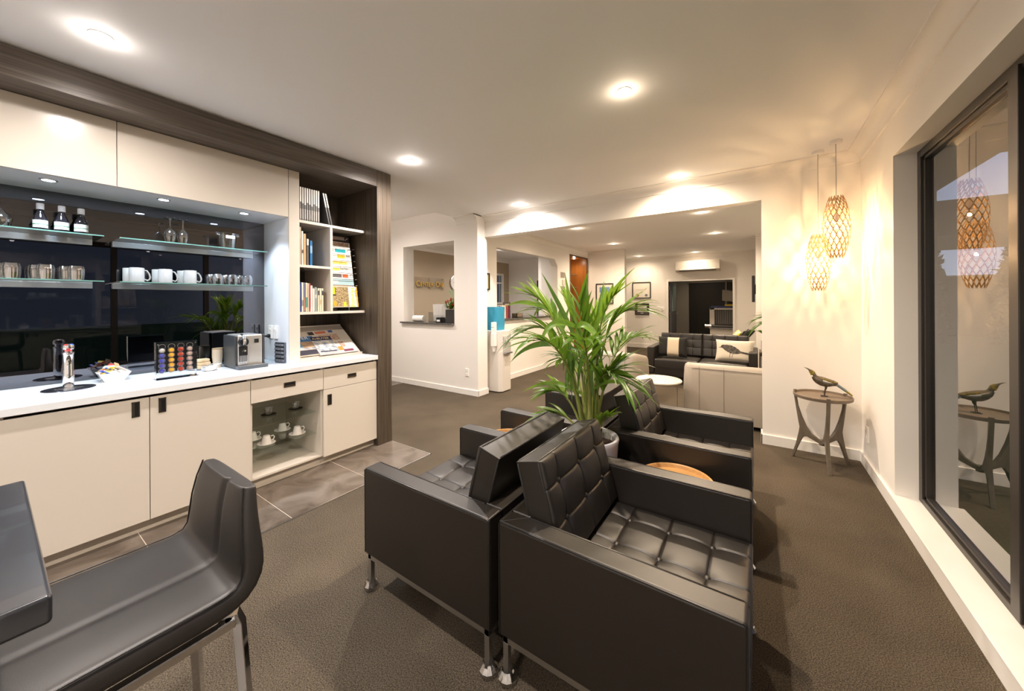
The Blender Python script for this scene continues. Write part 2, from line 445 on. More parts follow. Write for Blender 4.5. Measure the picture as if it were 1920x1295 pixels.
# cornices (cove) and skirting
def cove(n, p0, p1, out, z, s=0.095, m=None):
    """cove moulding from p0 to p1 in plan; out = unit vector into the room"""
    b = B(); d = Vector((p1[0] - p0[0], p1[1] - p0[1], 0)); o = Vector((out[0], out[1], 0))
    prof = [(0, 0), (0, -s), (0.010, -s)]
    for k in range(9):
        a = PI / 2 * k / 8
        prof.append((s - (s - 0.012) * math.cos(a) + 0.0 if k else 0.012, -s + 0.010 + (s - 0.022) * math.sin(a)))
    prof = [(0, 0), (0, -s), (0.012, -s), (0.012, -s + 0.008)] + [(0.012 + (s - 0.024) * (1 - math.cos(PI / 2 * k / 7)), -s + 0.008 + (s - 0.020) * math.sin(PI / 2 * k / 7)) for k in range(1, 8)] + [(s, -0.012), (s, 0)]
    vs = []
    for q in (Vector((p0[0], p0[1], 0)), Vector((p1[0], p1[1], 0))):
        vs += [q + o * a + Vector((0, 0, z + h)) for a, h in prof]
    k = len(prof); fs = [(i, (i + 1) % k, k + (i + 1) % k, k + i) for i in range(k)] + [tuple(range(k))[::-1], tuple(range(k, 2 * k))]
    b.add(vs, fs)
    me = struct(n, b, m or M_trim, smooth=40)
    bm = bmesh.new(); bm.from_mesh(me.data); bmesh.ops.recalc_face_normals(bm, faces=bm.faces); bm.to_mesh(me.data); bm.free()
    return me
cove('trim_3', (-3.46, 4.346), (0.752, 4.346), (0, -1), CE, m=M_wall)
cove('trim_4', (0.752, 4.346), (0.752, -2.8), (-1, 0), CE, m=M_wall)
cove('trim_5', (-3.75, 4.40), (-3.75, 9.1), (1, 0), CE, m=M_wall)
cove('trim_6', (-3.75, 9.1), (-2.764, 9.1), (0, -1), CE, m=M_wall)
cove('trim_7', (-4.5, 11.3), (-0.03, 11.3), (0, -1), CE, m=M_wall)
cove('trim_8', (-0.03, 8.76), (0.85, 8.76), (0, -1), CE, m=M_wall)
cove('trim_9', (-3.88, 4.17), (-3.46, 4.17), (0, -1), CE, 0.11, m=M_wall)
cove('trim_10', (-6.555, 4.4), (-6.555, 9.45), (1, 0), CE, m=M_wall)
cove('trim_11', (-3.46, 4.06), (-3.46, 4.346), (1, 0), CE, 0.012, m=M_wall)
def skirt(n, x0, x1, y0, y1, h=0.095): return struct(n, bx(x0, x1, y0, y1, 0, h), M_trim, bevel=0.003)
skirt('baseboard_end', 0.022, 0.752, 4.330, 4.346)
skirt('baseboard_pier', 0.022, 0.035, 4.330, 4.51)
skirt('baseboard_right', 0.737, 0.752, WY1, 4.331)
skirt('baseboard_window', 0.737, 0.752, -2.8, WY1, 0.098)
skirt('baseboard_left', -9, -3.445, 4.155, 4.17, 0.085)
skirt('baseboard_corner', -3.46, -3.445, 4.156, 4.41, 0.085)
skirt('baseboard_reception', -3.75, -3.735, 4.42, 7.99)
skirt('baseboard_far', -4.5, DX0 - 0.06, 11.285, 11.3, 0.12)
skirt('baseboard_far_right', DX1 + 0.06, -0.03, 11.285, 11.3, 0.12)
skirt('baseboard_far_pier', -3.75, -2.764, 9.085, 9.1, 0.12)

# window sill board, reveals and aluminium frame
struct('trim_12', B().box(0.728, 0.87, WY0 - 0.02, WY1, WZ0, WZ0 + 0.012), M_trim, bevel=0.003)
win = sempty('window_1')
def wpart(n, b, m, **k):
    q = b.build(n, m, win, **k); q['kind'] = 'structure'; return q
fx0, fx1 = 0.862, 0.925
b = B(); fy1 = WY1; fy0 = WY0; t = 0.055
b.box(fx0, fx1, fy1 - t, fy1, WZ0, WZ1).box(fx0, fx1, fy0, fy0 + t, WZ0, WZ1).box(fx0, fx1, fy0 + t, fy1 - t, WZ0, WZ0 + 0.045).box(fx0, fx1, fy0 + t, fy1 - t, WZ1 - 0.05, WZ1)
wpart('window_frame', b, M_frame, bevel=0.003)
b = B(); b.box(fx0 + 0.012, fx1, fy1 - t - 0.028, fy1 - t, WZ0 + .045, WZ1 - .05).box(fx0 + 0.012, fx1, fy0 + t, fy1 - t, WZ0 + 0.045, WZ0 + 0.066).box(fx0 + 0.012, fx1, fy0 + t, fy1 - t, WZ1 - 0.072, WZ1 - 0.05)
wpart('glazing_bead', b, M_frame, bevel=0.002)
for y in (2.335, 1.18): wpart('mullion', bx(fx0 - 0.012, fx1, y - 0.035, y + 0.035, WZ0 + .03, WZ1 - .03), M_frame, bevel=0.004)
wpart('glass_pane', B().box(0.892, 0.898, fy0 + 0.05, fy1 - 0.05, WZ0 + 0.04, WZ1 - 0.045), M_window)
# outside: eaves, canopy, hedge, lawn
struct('eaves', B().box(0.93, 1.395, 3.98, 12, 2.43, 2.60).box(0.93, 1.47, -4, 3.98, 2.43, 2.60), mat('eaves_paint', (0.30, 0.27, 0.23), 0.7))
struct('ground_outside', B().box(0.93, 30, -12, 40, -0.2, -0.10), M_grass)
cn = thing('carport', 'flat roofed carport standing on the lawn outside the window', 'carport', (6.2, 15.5, -0.1))
B().box(-3.2, 5.0, -2.0, 2.0, 3.10, 3.98).build('roof', mat('carport_roof', (0.10, 0.085, 0.07), 0.7), cn)
for x in (-3.0, 4.8):
    for y in (-1.8, 1.8): B().box(x - 0.06, x + 0.06, y - 0.06, y + 0.06, 0, 3.10).build('post', M_frame, cn)
def leafy(name, label, x, y, rx, ry, h, seed, n=900):
    rnd = random.Random(seed); b = B()
    for i in range(n):
        a = rnd.uniform(0, 2 * PI); z = rnd.uniform(0.0, 1.0) ** 0.8 * h; rr = (rnd.uniform(0.2, 1) ** 0.5) * (1 - 0.75 * (z / h) ** 2)
        p = Vector((rx * rr * math.cos(a), ry * rr * math.sin(a), z)); s = rnd.uniform(0.10, 0.22)
        u = Vector((rnd.gauss(0, 1), rnd.gauss(0, 1), rnd.gauss(0, 1))).normalized(); v = u.cross(Vector((0.3, 0.2, 1))).normalized()
        b.add([p - u * s, p + v * s * .4, p + u * s, p - v * s * .4], [(0, 1, 2, 3)])
    o = b.build(name, mat('dusk_leaves', (0.03, 0.045, 0.02), 0.8), loc=(x, y, -0.1)); return tag(o, label, 'shrub')
leafy('garden_shrub', 'bushy dark shrub beyond the lawn outside the window, left of the pane', 5.05, 19.0, 0.45, 0.8, 3.75, 3)
leafy('garden_shrub', 'spreading dark shrub beyond the lawn outside the window near the mullion', 7.0, 19.0, 0.6, 0.8, 3.45, 4)
tag(bx(-9, 9, -0.5, 0.5, 0, 2.50).build('garden_hedge', mat('hedge', (0.035, 0.04, 0.025), 0.9, noise=(14, (0.07, 0.075, 0.05), 0.2)), loc=(11, 23, -0.1), bevel=0.1), 'long clipped hedge at the far side of the lawn outside', 'hedge')

# outlets and switches
def plate(name, label, cat, loc, rz, w=0.07, h=0.115, sw=2):
    """wall plate facing -Y before rotation"""
    t = thing(name, label, cat, loc, rz)
    bx(-w / 2, w / 2, -0.012, 0, -h / 2, h / 2).build('cover', M_trim, t, bevel=0.003)
    for k in range(sw):
        zz = h * (0.22 - 0.44 * k)
        bx(-w * .18, w * .18, -0.017, -0.010, zz - 0.010, zz + 0.010).build('rocker', M_porc, t, bevel=0.002)
    return t
plate('power_outlet', 'white power outlet low on the wall under the office hatch', 'outlet', (-3.675, 4.17, 0.34), 0)
plate('power_outlet', 'white power outlet low on the wall beside the three legged table', 'outlet', (0.752, 4.13, 0.30), -PI / 2, 0.075, 0.13)
plate('light_switch', 'small white light switch on the wall left of the store room doorway', 'switch', (-2.325, 11.3, 1.19), 0, 0.085, 0.12)
plate('light_switch', 'small white light switch on the office far wall', 'switch', (-5.62, 9.45, 1.16), 0, 0.09, 0.14)

# ---------------------------------------------------------------- office hatch and reception counter
cs = B().box(HX0 - 0.04, HX1 + 0.0, 4.115, 4.95, 1.055, 1.08)
tag(cs.build('counter_slab', M_granite, bevel=0.004), 'black speckled stone shelf in the office hatch', 'counter')
cs = B().box(-4.30, -3.70, 5.0, 7.37, 1.087, 1.115)
tag(cs.build('counter_slab', M_granite, bevel=0.004), 'long black speckled stone reception counter beside the water cooler', 'counter')

# sign on the tan wall
sg = thing('wall_sign', 'clear acrylic sign with raised gold letters on the tan office wall', 'sign', (-6.54, 6.55, 1.85), PI / 2)
# after the turn local -Y faces +X (the room); local +X points to +Y
SL = -2.4
bx(SL, 0.0, -0.022, -0.014, -0.13, 0.155).build('panel', clear_glass('sign_acrylic', (0.93, 0.92, 0.90), 1.2, 0.03), sg)
for px_, pz in ((-0.04, 0.13), (-0.04, -0.105), (SL + .04, 0.13), (SL + .04, -0.105)):
    q = B(); q.lathe([(0.012, -0.012), (0.012, 0.012)], seg=12)
    q.build('fixing', M_steel, sg, (px_, -0.014, pz), rot=(PI / 2, 0, 0), smooth=40)
gold = mat('gold_letters', (0.75, 0.50, 0.14), 0.3, metal=0.7)
sz, ss = 0.185, 0.145
word = [('R', ss, .20), ('C', sz, .160), ('E', ss, .105), ('N', ss, .125), ('T', ss, .105), ('E', ss, .105), ('R', ss, .190), ('O', sz, .175), ('N', ss, .125), ('E', ss, .10)]
tot = sum(a for _, _, a in word); sc_ = 1.06 / tot
x = -1.07
for ch, s_, adv in word:
    text('letter', ch, s_, gold, sg, (x, -0.028, -0.06), (PI / 2, 0, 0), 0.010, 'LEFT', sc_ * 1.22)
    x += adv * sc_
lamp('sign_wash', 'SPOT', (-5.6, 6.2, 2.68), 25, NEUT, None, 0.05, 90, 0.8, (0, math.radians(-35), 0))

# office window with blind
ow = sempty('window_2')
q = B().box(-6.62, -6.54, 7.95, 8.01, 1.34, 2.28).box(-6.62, -6.54, 9.09, 9.15, 1.34, 2.28).box(-6.62, -6.54, 8.0, 9.1, 1.34, 1.40).box(-6.62, -6.54, 8.0, 9.1, 2.22, 2.28).box(-6.60, -6.56, 8.0, 9.1, 1.97, 2.01)
q = q.build('window_frame', M_trim, ow); q['kind'] = 'structure'
q = bx(-6.60, -6.595, 8.0, 9.1, 1.40, 2.22).build('window_glass', M_window, ow); q['kind'] = 'structure'
struct('exterior_wall', B().box(-7.8, -7.7, 7, 10.5, 0, 3), mat('outside_dusk_wall', (0.16, 0.16, 0.20), 0.8))

# store room door frame, door leaf
dr = sempty('door_1')
q = B().box(DX0 - 0.055, DX0, 11.275, 11.43, 0, DZ + 0.055).box(DX1, DX1 + 0.055, 11.275, 11.43, 0, DZ + 0.055).box(DX0, DX1, 11.275, 11.43, DZ, DZ + 0.055)
q = q.build('door_frame', M_trim, dr, bevel=0.004); q['kind'] = 'structure'
leaf = bx(DX0 + 0.01, DX0 + 0.05, 11.44, 12.22, 0.01, DZ - 0.01).build('door_leaf', mat('door_grey_paint', (0.10, 0.10, 0.11), 0.4), dr); leaf['kind'] = 'structure'
q = bx(DX0 + 0.05, DX0 + 0.056, 11.55, 12.10, 1.10, 1.86).build('window_glass', mat('door_glass', (0.25, 0.33, 0.32), 0.1), dr); q['kind'] = 'structure'
q = B().tube([(DX0 + 0.05, 12.15, 1.03), (DX0 + 0.11, 12.15, 1.03), (DX0 + 0.11, 12.03, 1.03)], 0.010).build('door_handle', M_steel, dr, smooth=60); q['kind'] = 'structure'
for z in (0.25, 1.02, 1.80):
    q = bx(DX0 - 0.002, DX0 + 0.02, 11.40, 11.46, z - .05, z + .05).build('hinge', M_steel, dr); q['kind'] = 'structure'
d2 = struct('door_2', bx(-1.95, -0.88, 13.74, 13.80, 0, 2.02), mat('dark_timber_door', (0.016, 0.013, 0.010), 0.6))
struct('door_3', B().box(-0.80, 0.35, 13.74, 13.80, 0, 2.02), MATS['dark_timber_door'])
struct('trim_13', B().box(-2.02, 0.4, 13.72, 13.80, 2.02, 2.06).box(-0.88, -0.83, 13.72, 13.80, 0, 2.02), mat('dull_frame', (0.20, 0.17, 0.13), 0.5))
downlight('downlight', -1.5, 12.6, 2.5, 'recessed downlight in the store room ceiling behind the doorway', None, 40, WARM, up_w=1.0)

# ================================================================ COFFEE BAR JOINERY
FX = -3.11      # front plane of the base cabinet doors
DT = 0.018
def pull(parent, y0, y1, z0, z1, x=FX):
    """recessed flush pull: a bright frame round a dark slot"""
    b = B(); t = 0.006
    b.box(x - 0.001, x + 0.003, y0, y1, z0, z0 + t).box(x - 0.001, x + 0.003, y0, y1, z1 - t, z1).box(x - 0.001, x + 0.003, y0, y0 + t, z0, z1).box(x - 0.001, x + 0.003, y1 - t, y1, z0, z1)
    b.mat(1).box(x - 0.0005, x + 0.0008, y0 + t, y1 - t, z0 + t, z1 - t)
    b.mat(0)
    if y1 - y0 < z1 - z0: b.box(x, x + 0.002, y0 + t, y0 + t + 0.007, z0 + t, z1 - t)
    else: b.box(x, x + 0.002, y0 + t, y1 - t, z0 + t, z0 + t + .008)
    return b.build('handle', [M_bronze, M_black], parent)
def carcass(y0, y1, parent, open_niche=False):
    b = B(); b.box(-3.78, FX - DT - 0.002, y0, y0 + 0.016, 0.085, 0.853); b.box(-3.78, FX - DT - 0.002, y1 - 0.016, y1, 0.085, 0.853)
    b.box(-3.78, -3.765, y0, y1, 0.085, 0.853)
    b.box(-3.78, FX - DT - 0.002, y0 + .016, y1 - .016, 0.085, 0.10)
    b.box(-3.78, FX - DT - .02, y0 + .016, y1 - .016, 0.660, 0.675) if open_niche else None
    b.build('body', M_white, parent)
    bx(-3.78, -3.165, y0, y1, 0.004, 0.085).build('kickboard', mat('kick_laminate', (0.52, 0.47, 0.40), 0.4), parent)
def panel(name, y0, y1, z0, z1, parent): return bx(FX - DT, FX, y0 + 0.0018, y1 - 0.0018, z0, z1).build(name, M_white, parent, bevel=0.0012)
for y0, lab in ((0.042, 'white two door base cabinet below the tap, handles at its middle'), (-1.04, 'white two door base cabinet at the end beside the bar table')):
    c = thing('base_cabinet', lab, 'cabinet', (0, 0, 0))
    c.location = (0, 0, 0)
    carcass(y0, y0 + 1.076, c)
    d = panel('door', y0, y0 + 0.539, 0.083, 0.838, c); pull(d, y0 + 0.461, y0 + 0.496, 0.730, 0.822)
    d = panel('door', y0 + 0.539, y0 + 1.076, 0.083, 0.838, c); pull(d, y0 + 0.579, y0 + 0.614, 0.730, 0.822)
c = thing('base_cabinet', 'white base cabinet with one drawer above an open niche of glass shelves', 'cabinet')
carcass(1.119, 1.660, c, True)
d = panel('drawer', 1.119, 1.660, 0.667, 0.838, c); pull(d, 1.345, 1.432, 0.743, 0.781)
for z in (0.462, 0.275):
    bx(-3.762, -3.19, 1.137, 1.642, z, z + 0.006).build('glass_shelf', [clear_glass('green_edge_glass', (0.93, 0.97, 0.95), 1.4, 0.02)], c)
c = thing('base_cabinet', 'white base cabinet with a drawer over one door, next to the timber post', 'cabinet')
carcass(1.661, 2.188, c)
d = panel('drawer', 1.661, 2.188, 0.661, 0.838, c); pull(d, 1.883, 1.969, 0.725, 0.762)
d = panel('door', 1.661, 2.188, 0.078, 0.657, c); pull(d, 1.696, 1.733, 0.520, 0.612)
wt = bx(-3.785, -3.088, -1.05, 2.190, 0.856, 0.896).build('worktop', M_worktop, bevel=0.002)
tag(wt, 'long white stone worktop of the coffee bar', 'worktop')

UX = -3.30      # front plane of the wall cabinets
lsh = sempty('wall_niche_lining')
q = B().box(-3.80, UX - 0.02, -1.05, 1.556, 2.147, 2.165).build('soffit', mat('niche_soffit_lacquer', (0.90, 0.91, 0.93), 0.12, coat=.3), lsh); q['kind'] = 'structure'
for y0, y1, lab in ((0.476, 1.472, 'wide cream wall cupboard door over the shelves of mugs and wine glasses'), (-0.52, 0.476, 'cream wall cupboard over the shelf of small bottles'), (-1.05, -0.52, 'narrow cream wall cupboard nearest the window end')):
    c = thing('wall_cupboard', lab, 'cabinet')
    bx(-3.80, UX - 0.02, y0 + .001, y1 - .001, 2.166, 2.555).build('body', M_white, c)
    bx(UX - 0.018, UX, y0 + 0.0018, y1 - 0.0018, 2.147, 2.553).build('door', M_white, c, bevel=0.0012)
c = thing('divider_panel', 'tall narrow white panel between the mirror niche and the bookcase', 'panel')
B().box(-3.80, UX - .018, 1.474, 1.490, 0.896, 2.146).box(-3.80, UX - .018, 1.540, 1.556, 0.896, 2.146).box(-3.8, UX - .018, 1.474, 1.556, 2.167, 2.553).build('side_board', M_niche, c)
bx(UX - 0.018, UX, 1.474, 1.560, 0.897, 2.553).build('front_strip', M_white, c, bevel=0.001)
tag(bx(-3.80, -3.783, -1.05, 1.473, 0.897, 2.146).build('splashback_mirror', M_mirror), 'dark smoked mirror splashback behind the coffee bar', 'mirror')
struct('wall_bar_end', B().box(-3.80, -3.09, -1.07, -1.052, 0.004, 2.7), M_white)
ts = thing('timber_surround', 'smoked oak beam and post framing the coffee bar', 'surround')
bx(-3.797, -3.09, -1.05, 2.188, 2.556, 2.712).build('beam', M_beam, ts, bevel=0.002)
B().box(-3.797, -3.09, 2.190, 2.350, 0.004, 2.716).build('post', M_post, ts, bevel=0.002)
bx(-3.797, -3.782, 1.56, 2.188, 0.897, 2.555).build('back_panel', M_post, ts)
# soffit spots
for y, lab in ((0.222, 'small chrome spotlight in the bar soffit above the three bottles'), (0.720, 'small chrome spotlight in the bar soffit above the wine glasses'), (1.200, 'small chrome spotlight in the bar soffit above the ice bucket'), (-0.28, 'small chrome spotlight in the bar soffit left of the decanter')):
    downlight('spotlight', -3.445, y, 2.147, lab, 'cool white spotlights under the wall cupboards', 26, COOL, 0.026, 30, facing=1, spot=116, blend=0.5)

# bookcase boards
bc = thing('bookcase', 'white open bookcase boards with a sloping magazine ledge beside the post', 'bookcase')
bx(-3.78, UX, 1.560, 2.188, 2.118, 2.142).build('shelf', M_white, bc, bevel=0.001)
bx(-3.78, UX, 1.560, 2.188, 1.312, 1.336).build('shelf', M_white, bc, bevel=0.001)
bx(-3.78, UX, 1.560, 1.832, 1.728, 1.750).build('shelf', M_white, bc, bevel=0.001)
bx(-3.78, UX, 1.833, 1.856, 1.337, 2.117).build('divider', M_white, bc, bevel=0.001)
# sloping ledge from (x -3.31,z .915) up to (x -3.70, z 1.18)
slope = B().prism([(-3.315, 0.905), (-3.70, 1.175), (-3.70, 1.160), (-3.33, 0.897)], 1.562, 2.16, 'y')
lg = slope.build('sloping_board', M_white, bc)
bx(-3.318, -3.302, 1.562, 2.16, 0.897, 0.922).build('ledge_lip', M_white, bc)
bx(-3.718, -3.70, 1.562, 2.16, 0.897, 1.185).build('ledge_back', M_white, bc)

# glass shelves with aluminium rail on the mirror
def gshelf(y0, y1, z, label, dx=0.02):
    c = thing('glass_shelf', label, 'shelf')
    bx(-3.775, -3.53, y0 + 0.0, y1 + 0.025, z, z + 0.007).build('pane', [M_glass], c)
    B().box(-3.530, -3.5275, y0, y1 + 0.025, z, z + 0.007).build('edge', mat('green_glass_edge', (0.12, 0.24, 0.20), 0.1), c)
    bx(-3.783, -3.755, y0, y1, z - 0.038, z - 0.0005).build('rail', M_alu, c, bevel=0.001)
gshelf(0.519, 1.375, 1.856, 'upper glass shelf with the wine glasses and ice bucket')
gshelf(0.519, 1.375, 1.560, 'lower glass shelf with the white mugs and round glasses')
gshelf(-0.60, 0.425, 1.856, 'upper glass shelf with three small bottles')
gshelf(-0.60, 0.425, 1.560, 'lower glass shelf with the cut glass tumblers')
ZU, ZL = 1.8635, 1.5675

# ---------------------------------------------------------------- glassware and crockery
def bottle():
    t = thing('cordial_bottle', '', 'bottle')
    M_bg = mat('dark_cordial', (0.010, 0.008, 0.010), 0.06, coat=0.5)
    B().lathe([(0.027, 0), (0.030, 0.004), (0.030, 0.075), (0.026, 0.090), (0.015, 0.118), (0.0125, 0.128), (0.0125, 0.140)], seg=28).build('body', M_bg, t, smooth=40)
    B().lathe([(0.0305, 0.022), (0.0305, 0.068)], seg=28).build('label_band', mat('bottle_label', (0.70, 0.70, 0.66), 0.5), t, smooth=50)
    B().lathe([(0.0309, 0.040), (0.0309, 0.0445)], seg=28).build('green_line', mat('label_green', (0.02, 0.14, 0.05), 0.5), t, smooth=50)
    B().lathe([(0.0155, 0.136), (0.0160, 0.140), (0.0160, 0.170), (0.014, 0.173)], seg=24).build('cap', mat('white_cap', (0.72, 0.72, 0.74), 0.4), t, smooth=40)
    return t
b0 = bottle(); g = 'cordial bottles on the upper glass shelf'
for i, (x, y, l) in enumerate([(-3.65, 0.203, 'small dark bottle with white cap, leftmost of three, nearest the decanter'), (-3.645, 0.286, 'small dark bottle with white cap, middle of the three on the glass shelf'), (-3.65, 0.366, 'small dark bottle with white cap at the open end of the glass shelf')]):
    o = b0 if i == 0 else dup(b0)
    o.location = (x, y, ZU); o['label'] = l; o['group'] = g
def glassware(name, prof, label, cat, x, y, z, group, m=M_tumbler, seg=28):
    o = B().lathe(prof, seg=seg).build(name, m, loc=(x, y, z), smooth=50); return tag(o, label, cat, group)
dec = [(0.040, 0), (0.052, 0.01), (0.060, 0.055), (0.050, 0.078), (0.018, 0.115), (0.014, 0.14), (0.018, 0.15)]
glassware('decanter', dec, 'clear glass decanter at the edge of view on the upper shelf', 'decanter', -3.65, 0.045, ZU, None)
# wine glasses standing upside down: rim on the shelf, foot on top
wg = [(0.024, 0), (0.026, 0.01), (0.033, 0.045), (0.034, 0.065), (0.030, 0.09), (0.015, 0.112), (0.005, 0.12), (0.004, 0.175), (0.012, 0.186), (0.033, 0.190), (0.034, 0.193), (0.004, 0.194)]
glassware('wine_glass', wg, 'upside down wine glass on the upper shelf, further from the ice bucket', 'glass', -3.64, 0.795, ZU, 'upturned wine glasses')
glassware('wine_glass', wg, 'upside down wine glass on the upper shelf, nearer the ice bucket', 'glass', -3.66, 0.873, ZU, 'upturned wine glasses')
ib = thing('ice_bucket', 'clear glass ice bucket with two lugs on the upper shelf', 'bucket', (-3.64, 1.150, ZU))
B().lathe([(0.048, 0), (0.050, 0.004), (0.060, 0.125), (0.063, 0.130), (0.057, 0.130), (0.047, 0.012), (0.0, 0.012)][::1], seg=36).build('bowl', M_tumbler, ib, smooth=50)
for s_ in (-1, 1): B().tube([(0, s_ * 0.055, 0.112), (0, s_ * 0.078, 0.120), (0, s_ * 0.078, 0.130), (0, s_ * 0.058, 0.128)], 0.006).build('lug', M_crystal, ib, smooth=60)
bx(-0.001, 0.001, -0.03, 0.03, 0, 0.022).build('white_crest', M_paper, ib, loc=(0.061, 0, 0.085), rot=(0, 0.08, 0))
# mugs
def mug():
    t = thing('coffee_mug', '', 'mug')
    B().lathe([(0.036, 0), (0.039, 0.002), (0.039, 0.098), (0.0375, 0.100), (0.036, 0.098), (0.035, 0.008), (0.001, 0.006)], seg=36).build('cup', M_mug, t, smooth=40)
    pts = [(0, 0.037, 0.084), (0, 0.050, 0.082), (0, 0.062, 0.062), (0, 0.068, 0.036), (0, 0.064, 0.020), (0, 0.054, 0.013), (0, 0.037, 0.020)]
    B().tube(pts, 0.0055, 8).build('handle', M_mug, t, smooth=60)
    return t
m0 = mug(); first = True
for i, yy in enumerate((0.612, 0.760, 0.900)):
    who = ('furthest from the tumblers', 'in the middle of the row', 'next to the round glasses')[i]
    for r_, (dx, dy) in enumerate(((0.035, 0.0), (-0.045, -0.018))):
        o = m0 if first else dup(m0)
        first = False
        o.location = (-3.64 + dx, yy + dy, ZL); o['group'] = 'white mugs on the lower glass shelf'
        o['label'] = 'white porcelain mug %s, %s' % (who, 'front one of its pair' if r_ == 0 else 'back one against the mirror')
# round (stemless) glasses
rg = [(0.020, 0.084), (0.024, 0.084), (0.033, 0.070), (0.037, 0.045), (0.034, 0.02), (0.028, 0.0)][::-1]
for i, (x, y) in enumerate([(-3.60, 1.070), (-3.69, 1.050), (-3.60, 1.168), (-3.69, 1.150), (-3.60, 1.275), (-3.69, 1.250)]):
    glassware('stemless_glass', rg, 'clear rounded stemless glass upside down, %s pair from the mugs, %s' % (('first', 'second', 'third')[i // 2], ('front', 'back')[i % 2]), 'glass', x, y, ZL, 'stemless glasses on the lower shelf')
# cut tumblers (facetted)
def cut_tumbler():
    b = B(); n = 20
    prof = [(0.029, 0), (0.033, 0.004), (0.036, 0.040), (0.036, 0.070), (0.032, 0.088), (0.026, 0.092)]
    def fn(u, v):
        i = v * (len(prof) - 1); k = min(int(i), len(prof) - 2); f = i - k
        r = prof[k][0] * (1 - f) + prof[k + 1][0] * f; z = prof[k][1] * (1 - f) + prof[k + 1][1] * f
        a = 2 * PI * u; r *= 1 + 0.035 * math.cos(n * a / 2) * (1 if z < 0.09 else 0)
        return (r * math.cos(a), r * math.sin(a), z)
    b.grid(fn, 60, 10, close_u=True)
    return b.build('cut_tumbler', M_crystal, smooth=25)
c0 = cut_tumbler()
sp = [(-3.590, 0.095), (-3.685, 0.066), (-3.590, 0.218), (-3.685, 0.190), (-3.590, 0.338), (-3.685, 0.308), (-3.590, -0.03), (-3.685, -0.06)]
wh = ['in the left pair, front', 'in the left pair, against the mirror', 'in the middle pair, front', 'in the middle pair, against the mirror', 'in the right pair, front', 'in the right pair, against the mirror', 'at the edge of view, front', 'at the edge of view, against the mirror']
for i, (x, y) in enumerate(sp):
    o = c0 if i == 0 else c0.copy()
    if i: COL.objects.link(o)
    o.location = (x, y, ZL); tag(o, 'cut crystal tumbler turned upside down ' + wh[i], 'glass', 'cut tumblers on the lower glass shelf')

# cups and saucers in the niche
def cup_set():
    t = thing('espresso_cup', '', 'cup')
    B().lathe([(0.036, 0.0), (0.0365, 0.002), (0.034, 0.018), (0.0235, 0.060), (0.022, 0.063), (0.010, 0.0635)], seg=36).build('cup_bowl', M_porc, t, smooth=35)
    B().tube([(0.004, 0.030, 0.050), (0.004, 0.047, 0.052), (0.004, 0.057, 0.036), (0.004, 0.050, 0.020), (0.004, 0.035, 0.016)], 0.0035, 8).build('handle', M_porc, t, smooth=60)
    return t
sauc = [(0.025, 0), (0.045, 0.003), (0.062, 0.010), (0.064, 0.011), (0.062, 0.013), (0.03, 0.006)]
k0 = cup_set(); first = True
for (x, y, w) in [(-3.275, 1.285, 'front cup nearer the two door cabinet'), (-3.295, 1.530, 'front cup nearer the drawer and door cabinet'), (-3.46, 1.255, 'back cup nearer the two door cabinet'), (-3.50, 1.500, 'back cup nearer the drawer and door cabinet')]:
    s_ = B().lathe(sauc, seg=40).build('saucer', M_porc, loc=(x, y, 0.281), smooth=50); tag(s_, 'white saucer on the lower niche shelf, ' + w.replace('cup ', 'one '), 'saucer', 'saucers in the niche')
    o = k0 if first else dup(k0); first = False
    o.location = (x, y, 0.287); o['label'] = 'white espresso cup turned over on its saucer, ' + w; o['group'] = 'espresso cups in the niche'
M_bs = mat('black_saucer', (0.03, 0.025, 0.02), 0.3)
for (x, y, w) in [(-3.43, 1.365, 'nearer the two door cabinet'), (-3.42, 1.575, 'nearer the drawer and door cabinet')]:
    tag(B().lathe([(0.025, 0), (0.050, 0.003), (0.056, 0.007), (0.054, 0.008), (0.02, 0.004)], seg=36).build('saucer', M_bs, loc=(x, y, 0.468), smooth=50), 'dark saucer on the upper niche shelf ' + w, 'saucer', 'dark saucers in the niche')
    glassware('latte_glass', [(0.026, 0), (0.034, 0.055), (0.0335, 0.056), (0.025, 0.004)], 'small clear glass on the dark saucer ' + w, 'glass', x, y, 0.473, 'glasses on dark saucers')

# ---------------------------------------------------------------- on the worktop
Z0 = 0.8965
# filtered water tap
tp = thing('water_tap', 'chrome boiling water tap with red and blue lever cap on a round drain', 'tap', (-3.50, 0.300, Z0))
B().lathe([(0.108, 0), (0.110, 0.002), (0.108, 0.004), (0.062, 0.004), (0.060, 0.001), (0.0, 0.001)], seg=56).build('drain_ring', mat('dark_drain', (0.05, 0.05, 0.06), 0.2, metal=0.6), tp, smooth=30)
B().lathe([(0.059, 0.001), (0.059, 0.0035), (0.0, 0.0035)], seg=40).build('drain_plate', M_steel, tp, smooth=30)
B().lathe([(0.0, 0.004), (0.020, 0.004), (0.024, 0.02), (0.025, 0.11), (0.0235, 0.115), (0.0235, 0.205), (0.026, 0.212), (0.026, 0.222), (0.018, 0.226), (0.017, 0.236)], c=(-.035, 0, 0), seg=32).build('column', M_chrome, tp, smooth=35)
B().lathe([(0.017, 0.236), (0.025, 0.240), (0.028, 0.252), (0.024, 0.268), (0.012, 0.275), (0.0, 0.276)], c=(-.035, 0, 0), seg=32).build('dome_cap', M_chrome, tp, smooth=40)
B().box(0.0, 0.052, -0.012, 0.012, 0.207, 0.220).build('spout', M_chrome, tp, (-.03, 0, 0), bevel=0.004)
B().box(-0.020, 0.022, -0.014, 0.014, 0.0, 0.004).build('red_lever', mat('red_enamel', (0.75, 0.03, 0.03), 0.25), tp, (0.0, -0.004, 0.232), bevel=0.002)
